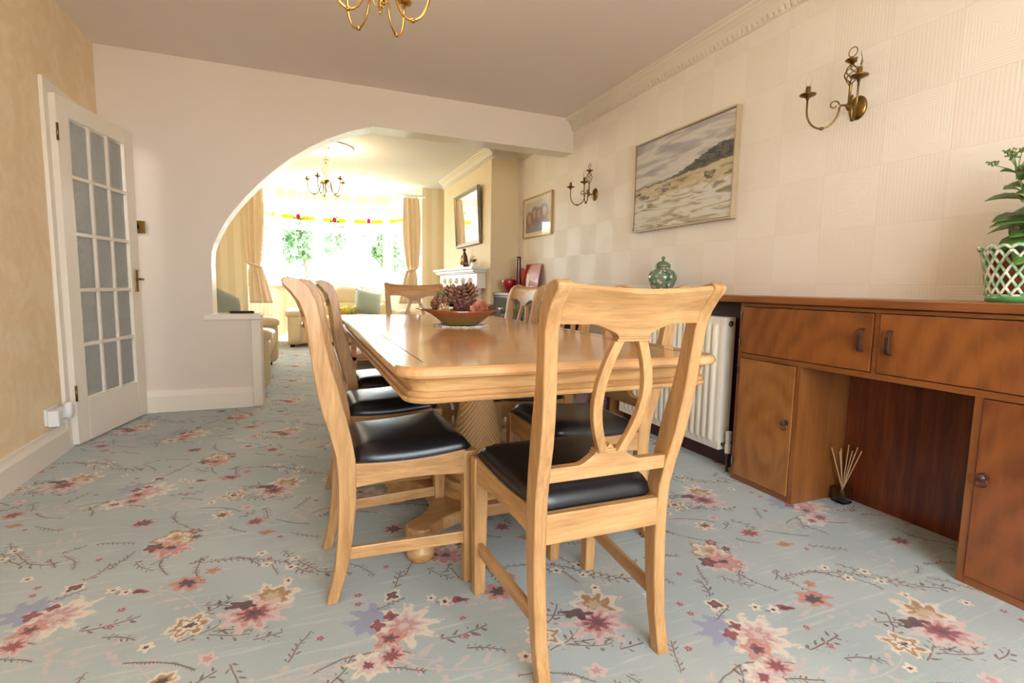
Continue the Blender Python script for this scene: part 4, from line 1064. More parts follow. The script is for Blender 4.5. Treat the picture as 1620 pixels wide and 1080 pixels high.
for si, ((bx_, by2), (tx, ty), Hh) in enumerate(stems):
    path = [Vector((bx_, by2, 0.15)), Vector((bx_+(tx-bx_)*0.4+0.01, by2+(ty-by2)*0.35, 0.15+Hh*0.4)), Vector((tx, ty, 0.15+Hh*0.78))]
    path = catmull(path, 6)
    bm = B(); tube(bm, path, [0.006-0.003*i/len(path) for i in range(len(path))], 7); stm = obj('stem', bm, 'stem', pp, smooth=True)
    bm = B(); N_ = 26
    for i in range(N_):
        q = i/N_; p = path[min(len(path)-1, int(q*len(path)))]
        a = i*2.4+si+1.2; L = (0.15 if q < 0.45 else 0.15-0.17*(q-0.45))*rnd.uniform(0.8, 1.1)
        leaf(bm, p, (math.cos(a), math.sin(a), 0.15+0.5*q), L*0.85, 0.027*(1.25-q*0.75), 0.42-0.1*q)
    obj('leaves', bm, 'leaf', stm, smooth=True)
    bm = B(); top = path[-1]; bb = B()
    for k in range(9):
        a = k*2.4; rr = 0.012+0.0105*k**0.8; hgt = 0.075-0.006*k
        e_ = top+Vector((rr*math.cos(a)*1.15, rr*math.sin(a)*1.15, hgt)); tube(bm, [top+Vector((0, 0, 0.004*k-0.02)), top+Vector((rr*0.4*math.cos(a), rr*0.4*math.sin(a), hgt*0.5)), e_], 0.0014, 5)
        for j in range(14):
            o2 = Vector((rnd.gauss(0, 0.009), rnd.gauss(0, 0.009), rnd.uniform(-0.002, 0.010)))
            bmesh.ops.create_icosphere(bb, subdivisions=1, radius=0.0036, matrix=Matrix.Translation(e_+o2))
    obj('flower_stalks', bm, 'stem', stm); obj('bud_head', bb, 'bud', stm, smooth=True)['kind'] = 'stuff'

# ------------------------------------------------------------------ pictures on the right wall
def paintmat():
    t = NT('landscape_painting'); s = t.xyz(t.gen()); o = t.gen()
    u = t.ma('SUBTRACT', 1.0, s[1]); v = s[2]     # u: 0 left (far end) .. 1 right
    p = t.comb(u, t.ma('MULTIPLY', v, 2.2), 0.0)
    n1 = t.noise(t.mapv(p, (1.3, 2.6, 1), rot=(0, 0, -0.45)), 1.7, 3, 0.5, 0.7)
    n2 = t.noise(p, 14, 4, 0.6, 0.8); n3 = t.noise(t.mapv(p, (1.5, 2.6, 1), rot=(0, 0, 0.3)), 2.0, 3, 0.55, 1.2)
    sky = t.ramp(n1, [(0.32, srgb(158, 152, 156)), (0.46, srgb(178, 172, 172)), (0.54, srgb(212, 206, 196)), (0.7, srgb(196, 190, 188))])
    ground = t.ramp(n3, [(0.34, srgb(138, 132, 112)), (0.43, srgb(186, 174, 142)), (0.50, srgb(216, 210, 196)), (0.62, srgb(218, 213, 204)), (0.72, srgb(168, 164, 146))])
    field = t.ramp(n3, [(0.3, srgb(188, 168, 128)), (0.6, srgb(206, 190, 154))])
    wob = t.ma('MULTIPLY', t.ma('SUBTRACT', n2, 0.5), 0.08)
    vv = t.ma('ADD', v, wob)
    c = sky
    # dark ridge rising to the right from the horizon
    hz = t.ma('MULTIPLY_ADD', u, 0.10, 0.475)
    ridge = t.ma('MULTIPLY_ADD', t.step(u, 0.38, 0.92), 0.155, hz); ridge = t.ma('ADD', ridge, 0.012)
    darkc = t.mix(t.step(n2, 0.4, 0.6), srgb(66, 66, 62), srgb(104, 102, 94))
    c = t.mix(t.step(t.ma('SUBTRACT', ridge, vv), 0.0, 0.012), c, darkc)
    c = t.mix(t.step(t.ma('SUBTRACT', hz, vv), 0.0, 0.02), c, field)
    g2 = t.ma('MULTIPLY_ADD', u, 0.07, 0.34)
    rocks = t.ma('MULTIPLY', t.step(t.ma('ABSOLUTE', t.ma('SUBTRACT', v, t.ma('ADD', g2, 0.05))), 0.075, 0.03), t.step(t.noise(p, 7, 2), 0.50, 0.56))
    c = t.mix(t.step(t.ma('SUBTRACT', g2, vv), 0.0, 0.03), c, ground)
    c = t.mix(rocks, c, t.mix(t.step(n2, 0.42, 0.58), srgb(84, 82, 74), srgb(146, 138, 122)))
    t.bump(n2, 0.25, 0.003)
    return t.fin(c, 0.6)
pt = thing('landscape_painting', 'large framed landscape painting of a dark ridge under grey clouds on the right wall', 'painting', (WR, 2.828, 1.69))
hy, hz = 0.487, 0.317; fw_, fd = 0.010, 0.042
bm = B()
for (y0, z0, y1, z1) in ((-hy, -hz, hy, -hz+fw_), (-hy, hz-fw_, hy, hz), (-hy, -hz+fw_, -hy+fw_, hz-fw_), (hy-fw_, -hz+fw_, hy, hz-fw_)): box(bm, (-fd, y0, z0), (0, y1, z1))
obj('frame', bm, 'champ', pt, bevel=0.001)
bm = B(); g = fw_+0.004
for (y0, z0, y1, z1) in ((-hy+fw_, -hz+fw_, hy-fw_, -hz+g), (-hy+fw_, hz-g, hy-fw_, hz-fw_), (-hy+fw_, -hz+g, -hy+g, hz-g), (hy-g, -hz+g, hy-fw_, hz-g)): box(bm, (-fd+0.006, y0, z0), (-0.01, y1, z1))
obj('frame_lining', bm, 'champ_d', pt, label='thin brown inner edge')
obj('canvas', bx((-fd+0.008, -hy+g, -hz+g), (-0.008, hy-g, hz-g)), paintmat(), pt)
def photomat():
    t = NT('family_photograph'); s = t.xyz(t.gen()); u = t.ma('SUBTRACT', 1.0, s[1]); v = s[2]
    c = t.mix(t.noise(t.gen(), 6, 2), srgb(190, 176, 164), srgb(210, 200, 190))
    for (cx, cz, r, hair) in ((0.17, 0.46, .12, srgb(140, 100, 78)), (0.40, 0.58, .125, srgb(112, 84, 70)), (0.58, 0.55, .12, srgb(128, 96, 78)), (0.80, 0.60, .13, srgb(112, 72, 60))):
        def ell(ex, ez, rx, rz):
            a = t.ma('DIVIDE', t.ma('SUBTRACT', u, ex), rx); b = t.ma('DIVIDE', t.ma('SUBTRACT', v, ez), rz)
            return t.step(t.ma('ADD', t.ma('MULTIPLY', a, a), t.ma('MULTIPLY', b, b)), 1.25, 0.55)
        c = t.mix(ell(cx, cz-0.40, r*1.5, 0.34), c, srgb(132, 126, 130)); c = t.mix(ell(cx, cz-0.05, r*1.35, r*2.5), c, hair); c = t.mix(ell(cx, cz, r*0.62, r*1.25), c, srgb(190, 156, 140))
    return t.fin(c, 0.4)
fp = thing('framed_photograph', 'gold framed group photograph with cream mount on the wall past the far sconce', 'picture', (WR, 5.10, 1.712))
hy, hz, fw_ = 0.36, 0.218, 0.014
bm = B()
for (y0, z0, y1, z1) in ((-hy, -hz, hy, -hz+fw_), (-hy, hz-fw_, hy, hz), (-hy, -hz+fw_, -hy+fw_, hz-fw_), (hy-fw_, -hz+fw_, hy, hz-fw_)): box(bm, (-0.022, y0, z0), (0, y1, z1))
obj('frame', bm, 'goldframe', fp, bevel=0.001)
obj('mount', bx((-0.010, -hy+fw_, -hz+fw_), (-0.003, hy-fw_, hz-fw_)), plain('mount_card', srgb(236, 226, 208), 0.8), fp)
obj('photo', bx((-0.012, -hy+0.06, -hz+0.055), (-0.0102, hy-0.06, hz-0.055)), photomat(), fp)
obj('glazing', bx((-0.018, -hy+fw_, -hz+fw_), (-0.0165, hy-fw_, hz-fw_)), 'winglass', fp)

# ------------------------------------------------------------------ wall lights
def arm_path(d, r0, r1, z, sag, n=14):
    """U-shaped arm in the vertical plane of direction d, from radius r0 to r1"""
    out = []
    for i in range(n+1):
        a = PI+PI*i/n; c = (r0+r1)/2; R = (r1-r0)/2
        out.append((d[0]*(c+R*math.cos(a)), d[1]*(c+R*math.cos(a)), z+sag*math.sin(a)))
    return out
def candle(parent_arm, d, r1, z, met, bulb='glass', pan=0.034, on=False):
    c = (d[0]*r1, d[1]*r1, z)
    bm = B(); lathe(bm, [(0.006, -0.004), (0.008, 0.004), (0.014, 0.008), (pan, 0.016), (pan+0.001, 0.020), (pan*0.7, 0.016), (0.012, 0.014), (0.010, 0.016)], c, 20); obj('drip_pan', bm, met, parent_arm, smooth=True)
    bm = B(); lathe(bm, [(0.0105, 0.014), (0.0105, 0.052), (0.009, 0.054), (0.006, 0.054)], c, 14); obj('candle_tube', bm, met, parent_arm, smooth=True, auto=40)
    bm = B(); lathe(bm, [(0.006, 0.054), (0.009, 0.062), (0.0125, 0.074), (0.011, 0.088), (0.006, 0.103), (0.002, 0.114), (0.0003, 0.117)], c, 14); obj('bulb', bm, 'bulb_on' if on else bulb, parent_arm, smooth=True, label='lit candle bulb' if on else 'clear candle bulb')
MT['clearbulb'] = glass('clear_bulb_glass', (1, 1, 1), 0.02, ior=1.2)
def cage(bm, c, z0, z1, R, n=4, turns=0.75, r=0.0028):
    for k in range(n):
        pts = []
        for i in range(15):
            q = i/14; a = 2*PI*k/n+turns*2*PI*q; rr = R*math.sin(PI*q)**0.8+0.004
            pts.append((c[0]+rr*math.cos(a), c[1]+rr*math.sin(a), z0+(z1-z0)*q))
        tube(bm, pts, r, 6)
def sconce(loc, label):
    t = thing('wall_light', label, 'wall light', loc, 0, 'twin-arm brass wall lights')
    bm = B(); rings = [[(-h, r*math.cos(2*PI*k/24)*0.9, r*1.15*math.sin(2*PI*k/24)) for k in range(24)] for r, h in ((0.046, 0), (0.046, 0.006), (0.038, 0.012), (0.022, 0.018), (0.012, 0.022), (0.001, 0.023))]
    loft(bm, rings); obj('backplate', bm, 'brass', t, smooth=True)
    bm = B(); sx = -0.062
    tube(bm, [(0, 0, 0), (-0.03, 0, -0.002), (sx, 0, 0.0)], 0.0065, 8)
    lathe(bm, [(0.0, -0.022), (0.007, -0.016), (0.012, -0.008), (0.014, 0.0), (0.010, 0.010), (0.006, 0.014), (0.006, 0.085), (0.010, 0.090), (0.006, 0.096)], (sx, 0, 0), 14)
    obj('stem', bm, 'brass', t, smooth=True)
    bm = B(); cage(bm, (sx, 0), 0.094, 0.178, 0.022); obj('twisted_cage', bm, 'brass', t, smooth=True)
    bm = B(); lathe(bm, [(0.004, 0.176), (0.012, 0.184), (0.028, 0.194), (0.029, 0.198), (0.012, 0.194), (0.006, 0.204), (0.003, 0.210)], (sx, 0, 0), 20)
    tube(bm, arc((sx, 0, 0.230), 0.020, 0, 2*PI*19/20, 19, 'YZ'), 0.0022, 6, loop=True)
    obj('finial_ring', bm, 'brass', t, smooth=True)
    for s in (-1, 1):
        d = (math.cos(PI-s*0.80), math.sin(PI-s*0.80)); ro = 0.165
        off = lambda P: [(p[0]+sx, p[1], p[2]) for p in P]
        path = arm_path(d, 0.035, ro, 0.0, 0.088)
        scroll = []
        for i in range(13):
            a = PI*1.9*i/12; rr = 0.020*(1-0.045*i); cc = 0.035+0.022
            scroll.append((d[0]*(cc-rr*math.cos(a)), d[1]*(cc-rr*math.cos(a)), 0.010+rr*math.sin(a)))
        bm = B(); tube(bm, off(path+[(d[0]*ro, d[1]*ro, 0.05)]), 0.0042, 8); tube(bm, off(scroll), 0.0034, 7); tube(bm, off([(0, 0, 0.004), (d[0]*0.035, d[1]*0.035, 0.006)]), 0.0045, 8)
        mid = path[7]; lathe(bm, [(0.001, -0.008), (0.008, -0.006), (0.0095, 0), (0.008, 0.006), (0.001, 0.008)], (mid[0]+sx, mid[1], mid[2]), 10)
        arm = obj('arm', bm, 'brass', t, smooth=True)
        q = B(); q.free()
        # candle parts (offset by stem position)
        cx, cy = d[0]*ro+sx, d[1]*ro; L = math.hypot(cx, cy)
        candle(arm, (cx/L, cy/L), L, 0.05, 'brass', 'clearbulb')
    return t
sconce((WR, 1.665, 1.785), 'antique brass twin-arm wall light nearest the camera, right of the landscape painting')
sconce((WR, 3.935, 1.755), 'antique brass twin-arm wall light between the painting and the group photograph')

# ------------------------------------------------------------------ chandeliers
def chandelier(loc, label, rot=0.0, energy=25, met='brass_b', lit=True):
    t = thing('chandelier', label, 'chandelier', loc, rot, 'five-arm brass chandeliers')   # z = lowest point
    TH = HC-loc[2]
    bm = B(); lathe(bm, [(0.0, TH), (0.055, TH), (0.055, TH-0.006), (0.045, TH-0.016), (0.02, TH-0.022), (0.006, TH-0.03)], seg=24); obj('ceiling_cup', bm, met, t, smooth=True)
    bm = B(); lathe(bm, [(0.003, TH-0.03), (0.003, 0.40)], seg=8); obj('rod', bm, met, t)
    bm = B(); lathe(bm, [(0.004, 0.40), (0.012, 0.395), (0.026, 0.388), (0.028, 0.382), (0.010, 0.376), (0.008, 0.36), (0.014, 0.350), (0.010, 0.340), (0.006, 0.335)], seg=18)
    for k in range(6):
        a = k*PI/3; tube(bm, [(0.02*math.cos(a), 0.02*math.sin(a), 0.385), (0.034*math.cos(a), 0.034*math.sin(a), 0.398)], [0.004, 0.001], 5)
    obj('crown', bm, met, t, smooth=True)
    bm = B(); cage(bm, (0, 0), 0.20, 0.337, 0.036, 4, 0.7, 0.003); obj('upper_cage', bm, met, t, smooth=True)
    bm = B(); lathe(bm, [(0.005, 0.20), (0.016, 0.195), (0.020, 0.18), (0.030, 0.172), (0.034, 0.158), (0.030, 0.145), (0.014, 0.138), (0.008, 0.13), (0.006, 0.12)], seg=22); obj('hub', bm, met, t, smooth=True)
    bm = B(); cage(bm, (0, 0), 0.045, 0.135, 0.034, 5, 0.15, 0.0028); lathe(bm, [(0.0005, 0.018), (0.005, 0.026), (0.008, 0.034), (0.004, 0.04), (0.009, 0.046), (0.004, 0.052), (0.004, 0.135)], seg=12); obj('lower_cage', bm, met, t, smooth=True)
    for k in range(5):
        a = 2*PI*k/5+0.35; d = (math.cos(a), math.sin(a))
        path = arm_path(d, 0.062, 0.205, 0.125, 0.125)
        bm = B(); tube(bm, [(d[0]*0.02, d[1]*0.02, 0.158), (d[0]*0.045, d[1]*0.045, 0.156)]+path[0:]+[(d[0]*0.205, d[1]*0.205, 0.15)], 0.0048, 8)
        mid = path[7]; lathe(bm, [(0.001, -0.009), (0.009, -0.006), (0.0105, 0), (0.009, 0.006), (0.001, 0.009)], mid, 10)
        arm = obj('arm', bm, met, t, smooth=True); candle(arm, d, 0.205, 0.15, met, 'clearbulb', 0.033, lit)
    light('chandelier_lamp', 'POINT', (0, 0, 0.30), energy, (1, 0.76, 0.48), size=0.15, parent=t)
    return t
chandelier((0.318, 2.28, 2.030), 'brass chandelier hanging above the dining table at the top edge', 0.55, 5)
chandelier((0.275, 6.40, 1.965), 'small brass chandelier hanging in the lounge seen through the arch', 0.1, 20, 'brass')
bm = B(); lathe(bm, [(0.06, 0.0), (0.30, 0.0), (0.31, -0.006), (0.30, -0.014), (0.27, -0.010), (0.26, -0.004), (0.20, -0.006), (0.19, -0.014), (0.17, -0.012), (0.16, -0.004), (0.08, -0.004), (0.06, -0.010)], (0.275, 6.40, HC-0.001), 48, cap=False)
struct('trim_8', bm, 'ceil2', smooth=True)

# ------------------------------------------------------------------ lounge: mirror, fireplace, sofas ...
mr = thing('wall_mirror', 'silver framed mirror hung on the chimney breast above the fireplace', 'mirror', (XB, 6.46, 1.81))
hy, hz = 0.52, 0.345; bm = B()
for (ins, d0, d1) in ((0.0, 0.028, 0.0), ):
    prof = [(0.0, 0.0), (0.0, 0.022), (0.010, 0.034), (0.022, 0.034), (0.032, 0.022), (0.045, 0.024), (0.055, 0.014), (0.055, 0.0)]
    rings = []
    for (sy, sz) in ((-1, -1), (1, -1), (1, 1), (-1, 1)):
        rings.append([(-h, sy*(hy-i), sz*(hz-i)) for i, h in prof])
    loft(bm, rings, loop=True)
obj('frame', bm, 'silverframe', mr)
obj('mirror_glass', bx((-0.014, -hy+0.05, -hz+0.05), (-0.004, hy-0.05, hz-0.05)), 'mirror', mr)
mr.rotation_euler = (0, math.radians(-3.0), 0)
mr.location.x = XB-0.022

fpz = thing('fireplace', 'white fireplace surround with fluted columns and moulded mantel shelf', 'fireplace', (XB, 6.65, 0))
bm = B(); box(bm, (-0.20, -0.92, 1.150), (0, 0.96, 1.182)); box(bm, (-0.175, -0.89, 1.120), (0, 0.93, 1.150)); box(bm, (-0.15, -0.87, 1.105), (0, 0.91, 1.120)); obj('mantel_shelf', bm, 'marble', fpz, bevel=0.005)
bm = B(); box(bm, (-0.11, -0.85, 0.93), (0, 0.89, 1.105))
for y in (-0.60, -0.3, 0.0, 0.3, 0.6): lathe(bm, [(0.001, -0.04), (0.03, -0.03), (0.04, 0.0), (0.03, 0.03), (0.001, 0.04)], (-0.11, y, 1.02), 12)
obj('frieze', bm, 'marble', fpz, bevel=0.004)
for y in (-0.75, 0.79):
    bm = B(); lathe(bm, [(0.075, 0.0), (0.075, 0.06), (0.058, 0.08), (0.052, 0.10), (0.050, 0.84), (0.058, 0.86), (0.072, 0.88), (0.08, 0.93)], (-0.095, y, 0), 20)
    for k in range(10):
        a = 2*PI*k/10; tube(bm, [(-0.095+0.052*math.cos(a), y+0.052*math.sin(a), 0.1), (-0.095+0.052*math.cos(a), y+0.052*math.sin(a), 0.84)], 0.006, 5)
    obj('column', bm, 'marble', fpz, smooth=True, auto=40)
bm = B(); box(bm, (-0.05, -0.68, 0), (0, -0.40, 0.93)); box(bm, (-0.05, 0.40, 0), (0, 0.72, 0.93)); box(bm, (-0.05, -0.40, 0.72), (0, 0.40, 0.93)); obj('slip', bm, 'marble', fpz)
obj('fire_opening', bx((-0.02, -0.40, 0.03), (0, 0.40, 0.72)), 'fire_dark', fpz)
obj('hearth', bx((-0.42, -0.88, 0), (-0.0, 0.92, 0.03)), 'marble', fpz, bevel=0.005)
# mantel ornament
orn = thing('mantel_ornament', 'gold and bronze figure ornament standing on the mantel shelf', 'ornament', (1.93, 6.42, 1.183))
bm = B(); box(bm, (-0.045, -0.085, 0), (0.045, 0.085, 0.018)); box(bm, (-0.035, -0.065, 0.018), (0.035, 0.065, 0.032)); obj('base', bm, 'brass_b', orn, bevel=0.004)
bm = B(); lathe(bm, [(0.02, 0.03), (0.036, 0.05), (0.045, 0.09), (0.038, 0.125), (0.015, 0.14)], (0, 0.02, 0), 16); obj('body', bm, 'brass_b', orn, smooth=True)
bm = B()
tube(bm, [(0, -0.03, 0.03), (0, -0.035, 0.09), (0, -0.02, 0.15), (0, -0.005, 0.19), (0, 0, 0.215)], [0.03, 0.028, 0.024, 0.016, 0.008], 10); bmesh.ops.create_icosphere(bm, subdivisions=2, radius=0.020, matrix=Matrix.Translation((0, 0.0, 0.230)))
tube(bm, [(0, -0.02, 0.18), (-0.02, 0.02, 0.15), (0, 0.05, 0.135)], [0.011, 0.009, 0.007], 8); tube(bm, [(0, -0.04, 0.06), (0, -0.09, 0.05), (0, -0.12, 0.02)], [0.02, 0.014, 0.008], 8)
obj('figure', bm, 'bronze', orn, smooth=True)
orn.scale = (1.2, 1.45, 1.0)
mp = thing('mini_plant', 'tiny green plant in a white cube pot on the mantel shelf under the mirror', 'plant', (1.94, 6.03, 1.183))
obj('pot', bx((-0.035, -0.035, 0), (0.035, 0.035, 0.06)), 'plastic', mp, bevel=0.004)
bm = B(); rnd = random.Random(5)
for k in range(14): a = k*2.4; leaf(bm, (0, 0, 0.055), (math.cos(a), math.sin(a), 0.9+0.3*(k % 3)), 0.06, 0.009, 0.1, False)
obj('leaves', bm, 'leaf', mp)

def cushion_part(bm, x0, y0, z0, x1, y1, z1, p=0.35, n=10):
    """puffy box: subdivided cube pushed to a rounded box"""
    cx, cy, cz = (x0+x1)/2, (y0+y1)/2, (z0+z1)/2; hx, hy_, hz_ = (x1-x0)/2, (y1-y0)/2, (z1-z0)/2
    v = {}
    def P(i, j, k):
        key = (i, j, k)
        if key not in v:
            a, b, c = [2*q/n-1 for q in key]
            e = 2/p
            # superellipsoid projection
            l = (abs(a)**e+abs(b)**e+abs(c)**e)**(1/e); mx = max(abs(a), abs(b), abs(c))
            f = mx/l if l > 0 else 1
            v[key] = bm.verts.new((cx+a*f*hx, cy+b*f*hy_, cz+c*f*hz_))
        return v[key]
    for ax in range(3):
        for side in (0, n):
            for a in range(n):
                for b in range(n):
                    q = []
                    for (da, db) in ((0, 0), (1, 0), (1, 1), (0, 1)):
                        ijk = [0, 0, 0]; ijk[ax] = side; o = [i for i in range(3) if i != ax]; ijk[o[0]] = a+da; ijk[o[1]] = b+db
                        q.append(P(*ijk))
                    bm.faces.new(q)
    return bm
def sofa(loc, rz, L, seats, label, hb=0.88, cat='sofa'):
    """front faces -y in local space, left-right along x, centred"""
    t = thing('leather_sofa', label, cat, loc, rz, None)
    aw = 0.22; D = 0.86
    bm = B(); box(bm, (-L/2+0.06, -0.34, 0.04), (L/2-0.06, 0.40, 0.30)); obj('base', bm, 'cream_leather', t, bevel=0.03)
    bm = B()
    for x in (-L/2+0.08, L/2-0.08):
        for y in (-0.34, 0.36): box(bm, (x-0.03, y-0.03, 0), (x+0.03, y+0.03, 0.045))
    obj('feet', bm, 'black', t)
    for s in (-1, 1):
        x0, x1 = (-L/2, -L/2+aw) if s < 0 else (L/2-aw, L/2)
        bm = B(); cushion_part(bm, x0+0.015, -0.44, 0.03, x1-0.015, 0.40, 0.52, 0.22); arm = obj('arm', bm, 'cream_leather', t, smooth=True)
        bm = B(); cushion_part(bm, x0-0.02, -0.46, 0.43, x1+0.02, 0.36, 0.57, 0.55); obj('arm_pad', bm, 'cream_leather', arm, smooth=True)
    w = (L-2*aw)/seats
    for k in range(seats):
        x0 = -L/2+aw+w*k
        bm = B(); cushion_part(bm, x0+0.004, -0.43, 0.24, x0+w-0.004, 0.22, 0.46, 0.4); obj('seat_cushion', bm, 'cream_leather', t, smooth=True)
        bm = B(); cushion_part(bm, x0+0.004, 0.10, 0.40, x0+w-0.004, 0.34, 0.66, 0.5); cushion_part(bm, x0+0.004, 0.13, 0.60, x0+w-0.004, 0.42, hb, 0.55); obj('back_cushion', bm, 'cream_leather', t, smooth=True)
    return t
sofa((0.68, 8.66, 0), 0, 1.84, 3, 'cream leather sofa standing in front of the bow window', 0.93)
sofa((-0.72, 5.72, 0), PI/2, 1.85, 3, 'cream leather sofa along the lounge wall, end showing past the low arch wall', 0.86)
def scatter(loc, rot, label, w=0.42, d=0.13):
    bm = B(); n = 14; G = {}
    for side in (-1, 1):
        for i in range(n+1):
            for j in range(n+1):
                if side == 1 and (i in (0, n) or j in (0, n)): G[(1, i, j)] = G[(-1, i, j)]; continue
                u, v_ = 2*i/n-1, 2*j/n-1
                h = d/2*((1-u**4)*(1-v_**4))**0.55; sp = 1-0.06*(1-abs(u*v_))*(u*u+v_*v_)/1.2
                G[(side, i, j)] = bm.verts.new((u*w/2*sp, side*h, v_*w/2*sp+w/2))
    for side in (-1, 1):
        for i in range(n):
            for j in range(n): bm.faces.new([G[(side, i, j)], G[(side, i+1, j)], G[(side, i+1, j+1)], G[(side, i, j+1)]])
    o = obj('scatter_cushion', bm, 'green_fabric', None, smooth=True, loc=loc); o.rotation_euler = rot
    return tag(o, label, 'cushion', None)
scatter((0.93, 8.40, 0.475), (math.radians(-25), math.radians(10), 0.05), 'sage green cushion leaning on the sofa by the window')
scatter((-0.66, 5.05, 0.50), (math.radians(-20), math.radians(22), 0.9), 'sage green cushion on the side sofa, seen above the low arch wall', 0.44)
MT['yel'] = NT('yellow_green_cloth'); _t = MT['yel']
MT['yel'] = _t.fin(_t.mix(_t.step(_t.noise(_t.obj(), 9, 2), 0.42, 0.55), srgb(214, 176, 60), srgb(150, 152, 80)), 0.9)
bm = B(); rnd = random.Random(9)
for k in range(6):
    x = -0.10+0.04*k; tube(bm, [(x, -0.06, 0.02), (x-0.01, -0.02, 0.08+0.02*(k % 2)), (x+0.02, 0.03, 0.11+0.015*(k % 3)), (x+0.05, 0.09, 0.04)], [0.018, 0.026, 0.026, 0.014], 9)
tag(obj('crumpled_scarf', bm, 'yel', None, smooth=True, loc=(0.62, 8.30, 0.46)), 'small yellow and green bundle lying on the sofa beside the green cushion', 'scarf')
tag(obj('remote_control', box(B(), (-0.085, -0.022, 0), (0.085, 0.022, 0.018)), 'black', None, bevel=0.006, loc=(-0.44, YA+0.10, 0.713)), 'black remote control lying on top of the low arch wall', 'remote control')

# coffee table
ct = thing('coffee_table', 'low wooden coffee table with a lower shelf in front of the window sofa', 'table', (0.98, 6.45, 0))
MT['cof'] = wood('coffee_wood', srgb(214, 168, 130), srgb(176, 120, 84), 'X', 0.3)
obj('top', bx((-0.52, -0.55, 0.395), (0.52, 0.55, 0.43)), 'cof', ct, bevel=0.004)
obj('lower_shelf', bx((-0.50, -0.53, 0.10), (0.50, 0.53, 0.145)), 'cof', ct, bevel=0.004)
for sx in (-1, 1):
    for sy in (-1, 1): obj('leg', bx((sx*0.47-0.03, sy*0.50-0.03, 0), (sx*0.47+0.03, sy*0.50+0.03, 0.394)), 'cof', ct, bevel=0.003)
gb = thing('glass_bowl', 'small clear glass bowl on the coffee table', 'bowl', (0.56, 6.15, 0.4305))
bm = B(); lathe(bm, [(0, 0), (0.035, 0), (0.06, 0.03), (0.07, 0.06), (0.067, 0.06), (0.056, 0.032), (0.03, 0.006), (0, 0.005)], seg=24); obj('body', bm, 'glass', gb, smooth=True)

# dark glass cabinet in the alcove with the red things
tv = thing('glass_cabinet', 'low black cabinet with dark glass front in the alcove beside the chimney breast', 'cabinet', (2.05, 4.75, 0))
bm = B(); box(bm, (0.012, -0.80, 0.02), (0.29, 0.87, 0.858)); obj('carcass', bm, 'black', tv)
obj('cabinet_top', bx((-0.012, -0.82, 0.858), (0.295, 0.885, 0.885)), plain('silver_grey_top', srgb(150, 150, 156), 0.25, 0.3), tv, bevel=0.003)
for y0 in (-0.80, 0.04):
    d_ = obj('glass_door', bx((0.0, y0+0.01, 0.06), (0.011, y0+0.82, 0.835)), 'darkglass', tv)
    obj('door_rail', bx((-0.002, y0+0.01, 0.836), (0.012, y0+0.82, 0.85)), 'chrome', d_)
z = 0.886
def lath(name, prof, mat, loc, label, cat, seg=28, **k):
    bm = B(); lathe(bm, prof, seg=seg); return tag(obj(name, bm, mat, None, smooth=True, loc=loc, **k), label, cat)
lath('bottle_vase', [(0, 0), (0.045, 0), (0.05, 0.01), (0.04, 0.10), (0.028, 0.24), (0.024, 0.38), (0.026, 0.40), (0.02, 0.40), (0, 0.395)], 'darkred', (2.22, 5.30, z), 'tall slim dark red vase on the black cabinet', 'vase')
rb = thing('goblet_bowl', 'round glossy red bowl on a short foot at the front of the black cabinet', 'bowl', (2.13, 5.36, z))
rb.scale = (0.82, 0.82, 0.9)
bm = B(); lathe(bm, [(0, 0), (0.03, 0), (0.012, 0.02), (0.05, 0.05), (0.085, 0.10), (0.092, 0.15), (0.085, 0.165), (0.08, 0.16), (0.078, 0.10), (0.03, 0.05), (0, 0.045)], seg=28); obj('body', bm, 'red', rb, smooth=True)
bm = B()
for k in range(5): a = k*1.3; tube(bm, [(0, 0, 0.1), (0.03*math.cos(a), 0.03*math.sin(a), 0.17), (0.05*math.cos(a), 0.05*math.sin(a), 0.20)], [0.004, 0.003, 0.001], 5)
obj('dry_twigs', bm, 'bronze', rb)
o = obj('round_plate', lathe(B(), [(0, 0), (0.06, 0.0), (0.13, 0.014), (0.14, 0.02), (0.13, 0.02), (0.06, 0.006), (0, 0.006)], seg=32), 'pinkred', None, smooth=True, loc=(2.305, 5.42, z+0.14)); o.rotation_euler = (0, math.radians(-78), 0)
tag(o, 'pale red round plate standing behind the red bowl', 'plate')
o = obj('square_platter', bx((-0.008, -0.16, 0), (0.008, 0.16, 0.32)), 'red', None, bevel=0.006, loc=(2.25, 5.08, z+0.002)); o.rotation_euler = (0, math.radians(12), 0.12)
tag(o, 'bright red square platter leaning against the wall on the black cabinet', 'platter')
o = obj('postcard', bx((-0.002, -0.02, 0), (0.002, 0.02, 0.21)), 'plastic', None, loc=(2.16, 4.93, z+0.002)); o.rotation_euler = (math.radians(-9), math.radians(14), 0.3)
tag(o, 'narrow white card leaning in front of the red platter', 'card')
for q, (x, y) in enumerate(((2.10, 5.12), (2.09, 5.03))):
    f_ = thing('bird_figurine', ('tiny white bird figurine under the tall red vase', 'tiny white bird figurine right of its twin, below the red platter')[q], 'figurine', (x, y, z), 0.4*q, 'tiny white figurines')
    bm = B(); cushion_part(bm, -0.014, -0.02, 0.015, 0.014, 0.025, 0.045, 0.9, 6); cushion_part(bm, -0.009, -0.032, 0.038, 0.009, -0.012, 0.058, 0.9, 5); tube(bm, [(0, 0, 0), (0, 0, 0.02)], 0.004, 6); obj('body', bm, 'plastic', f_, smooth=True)

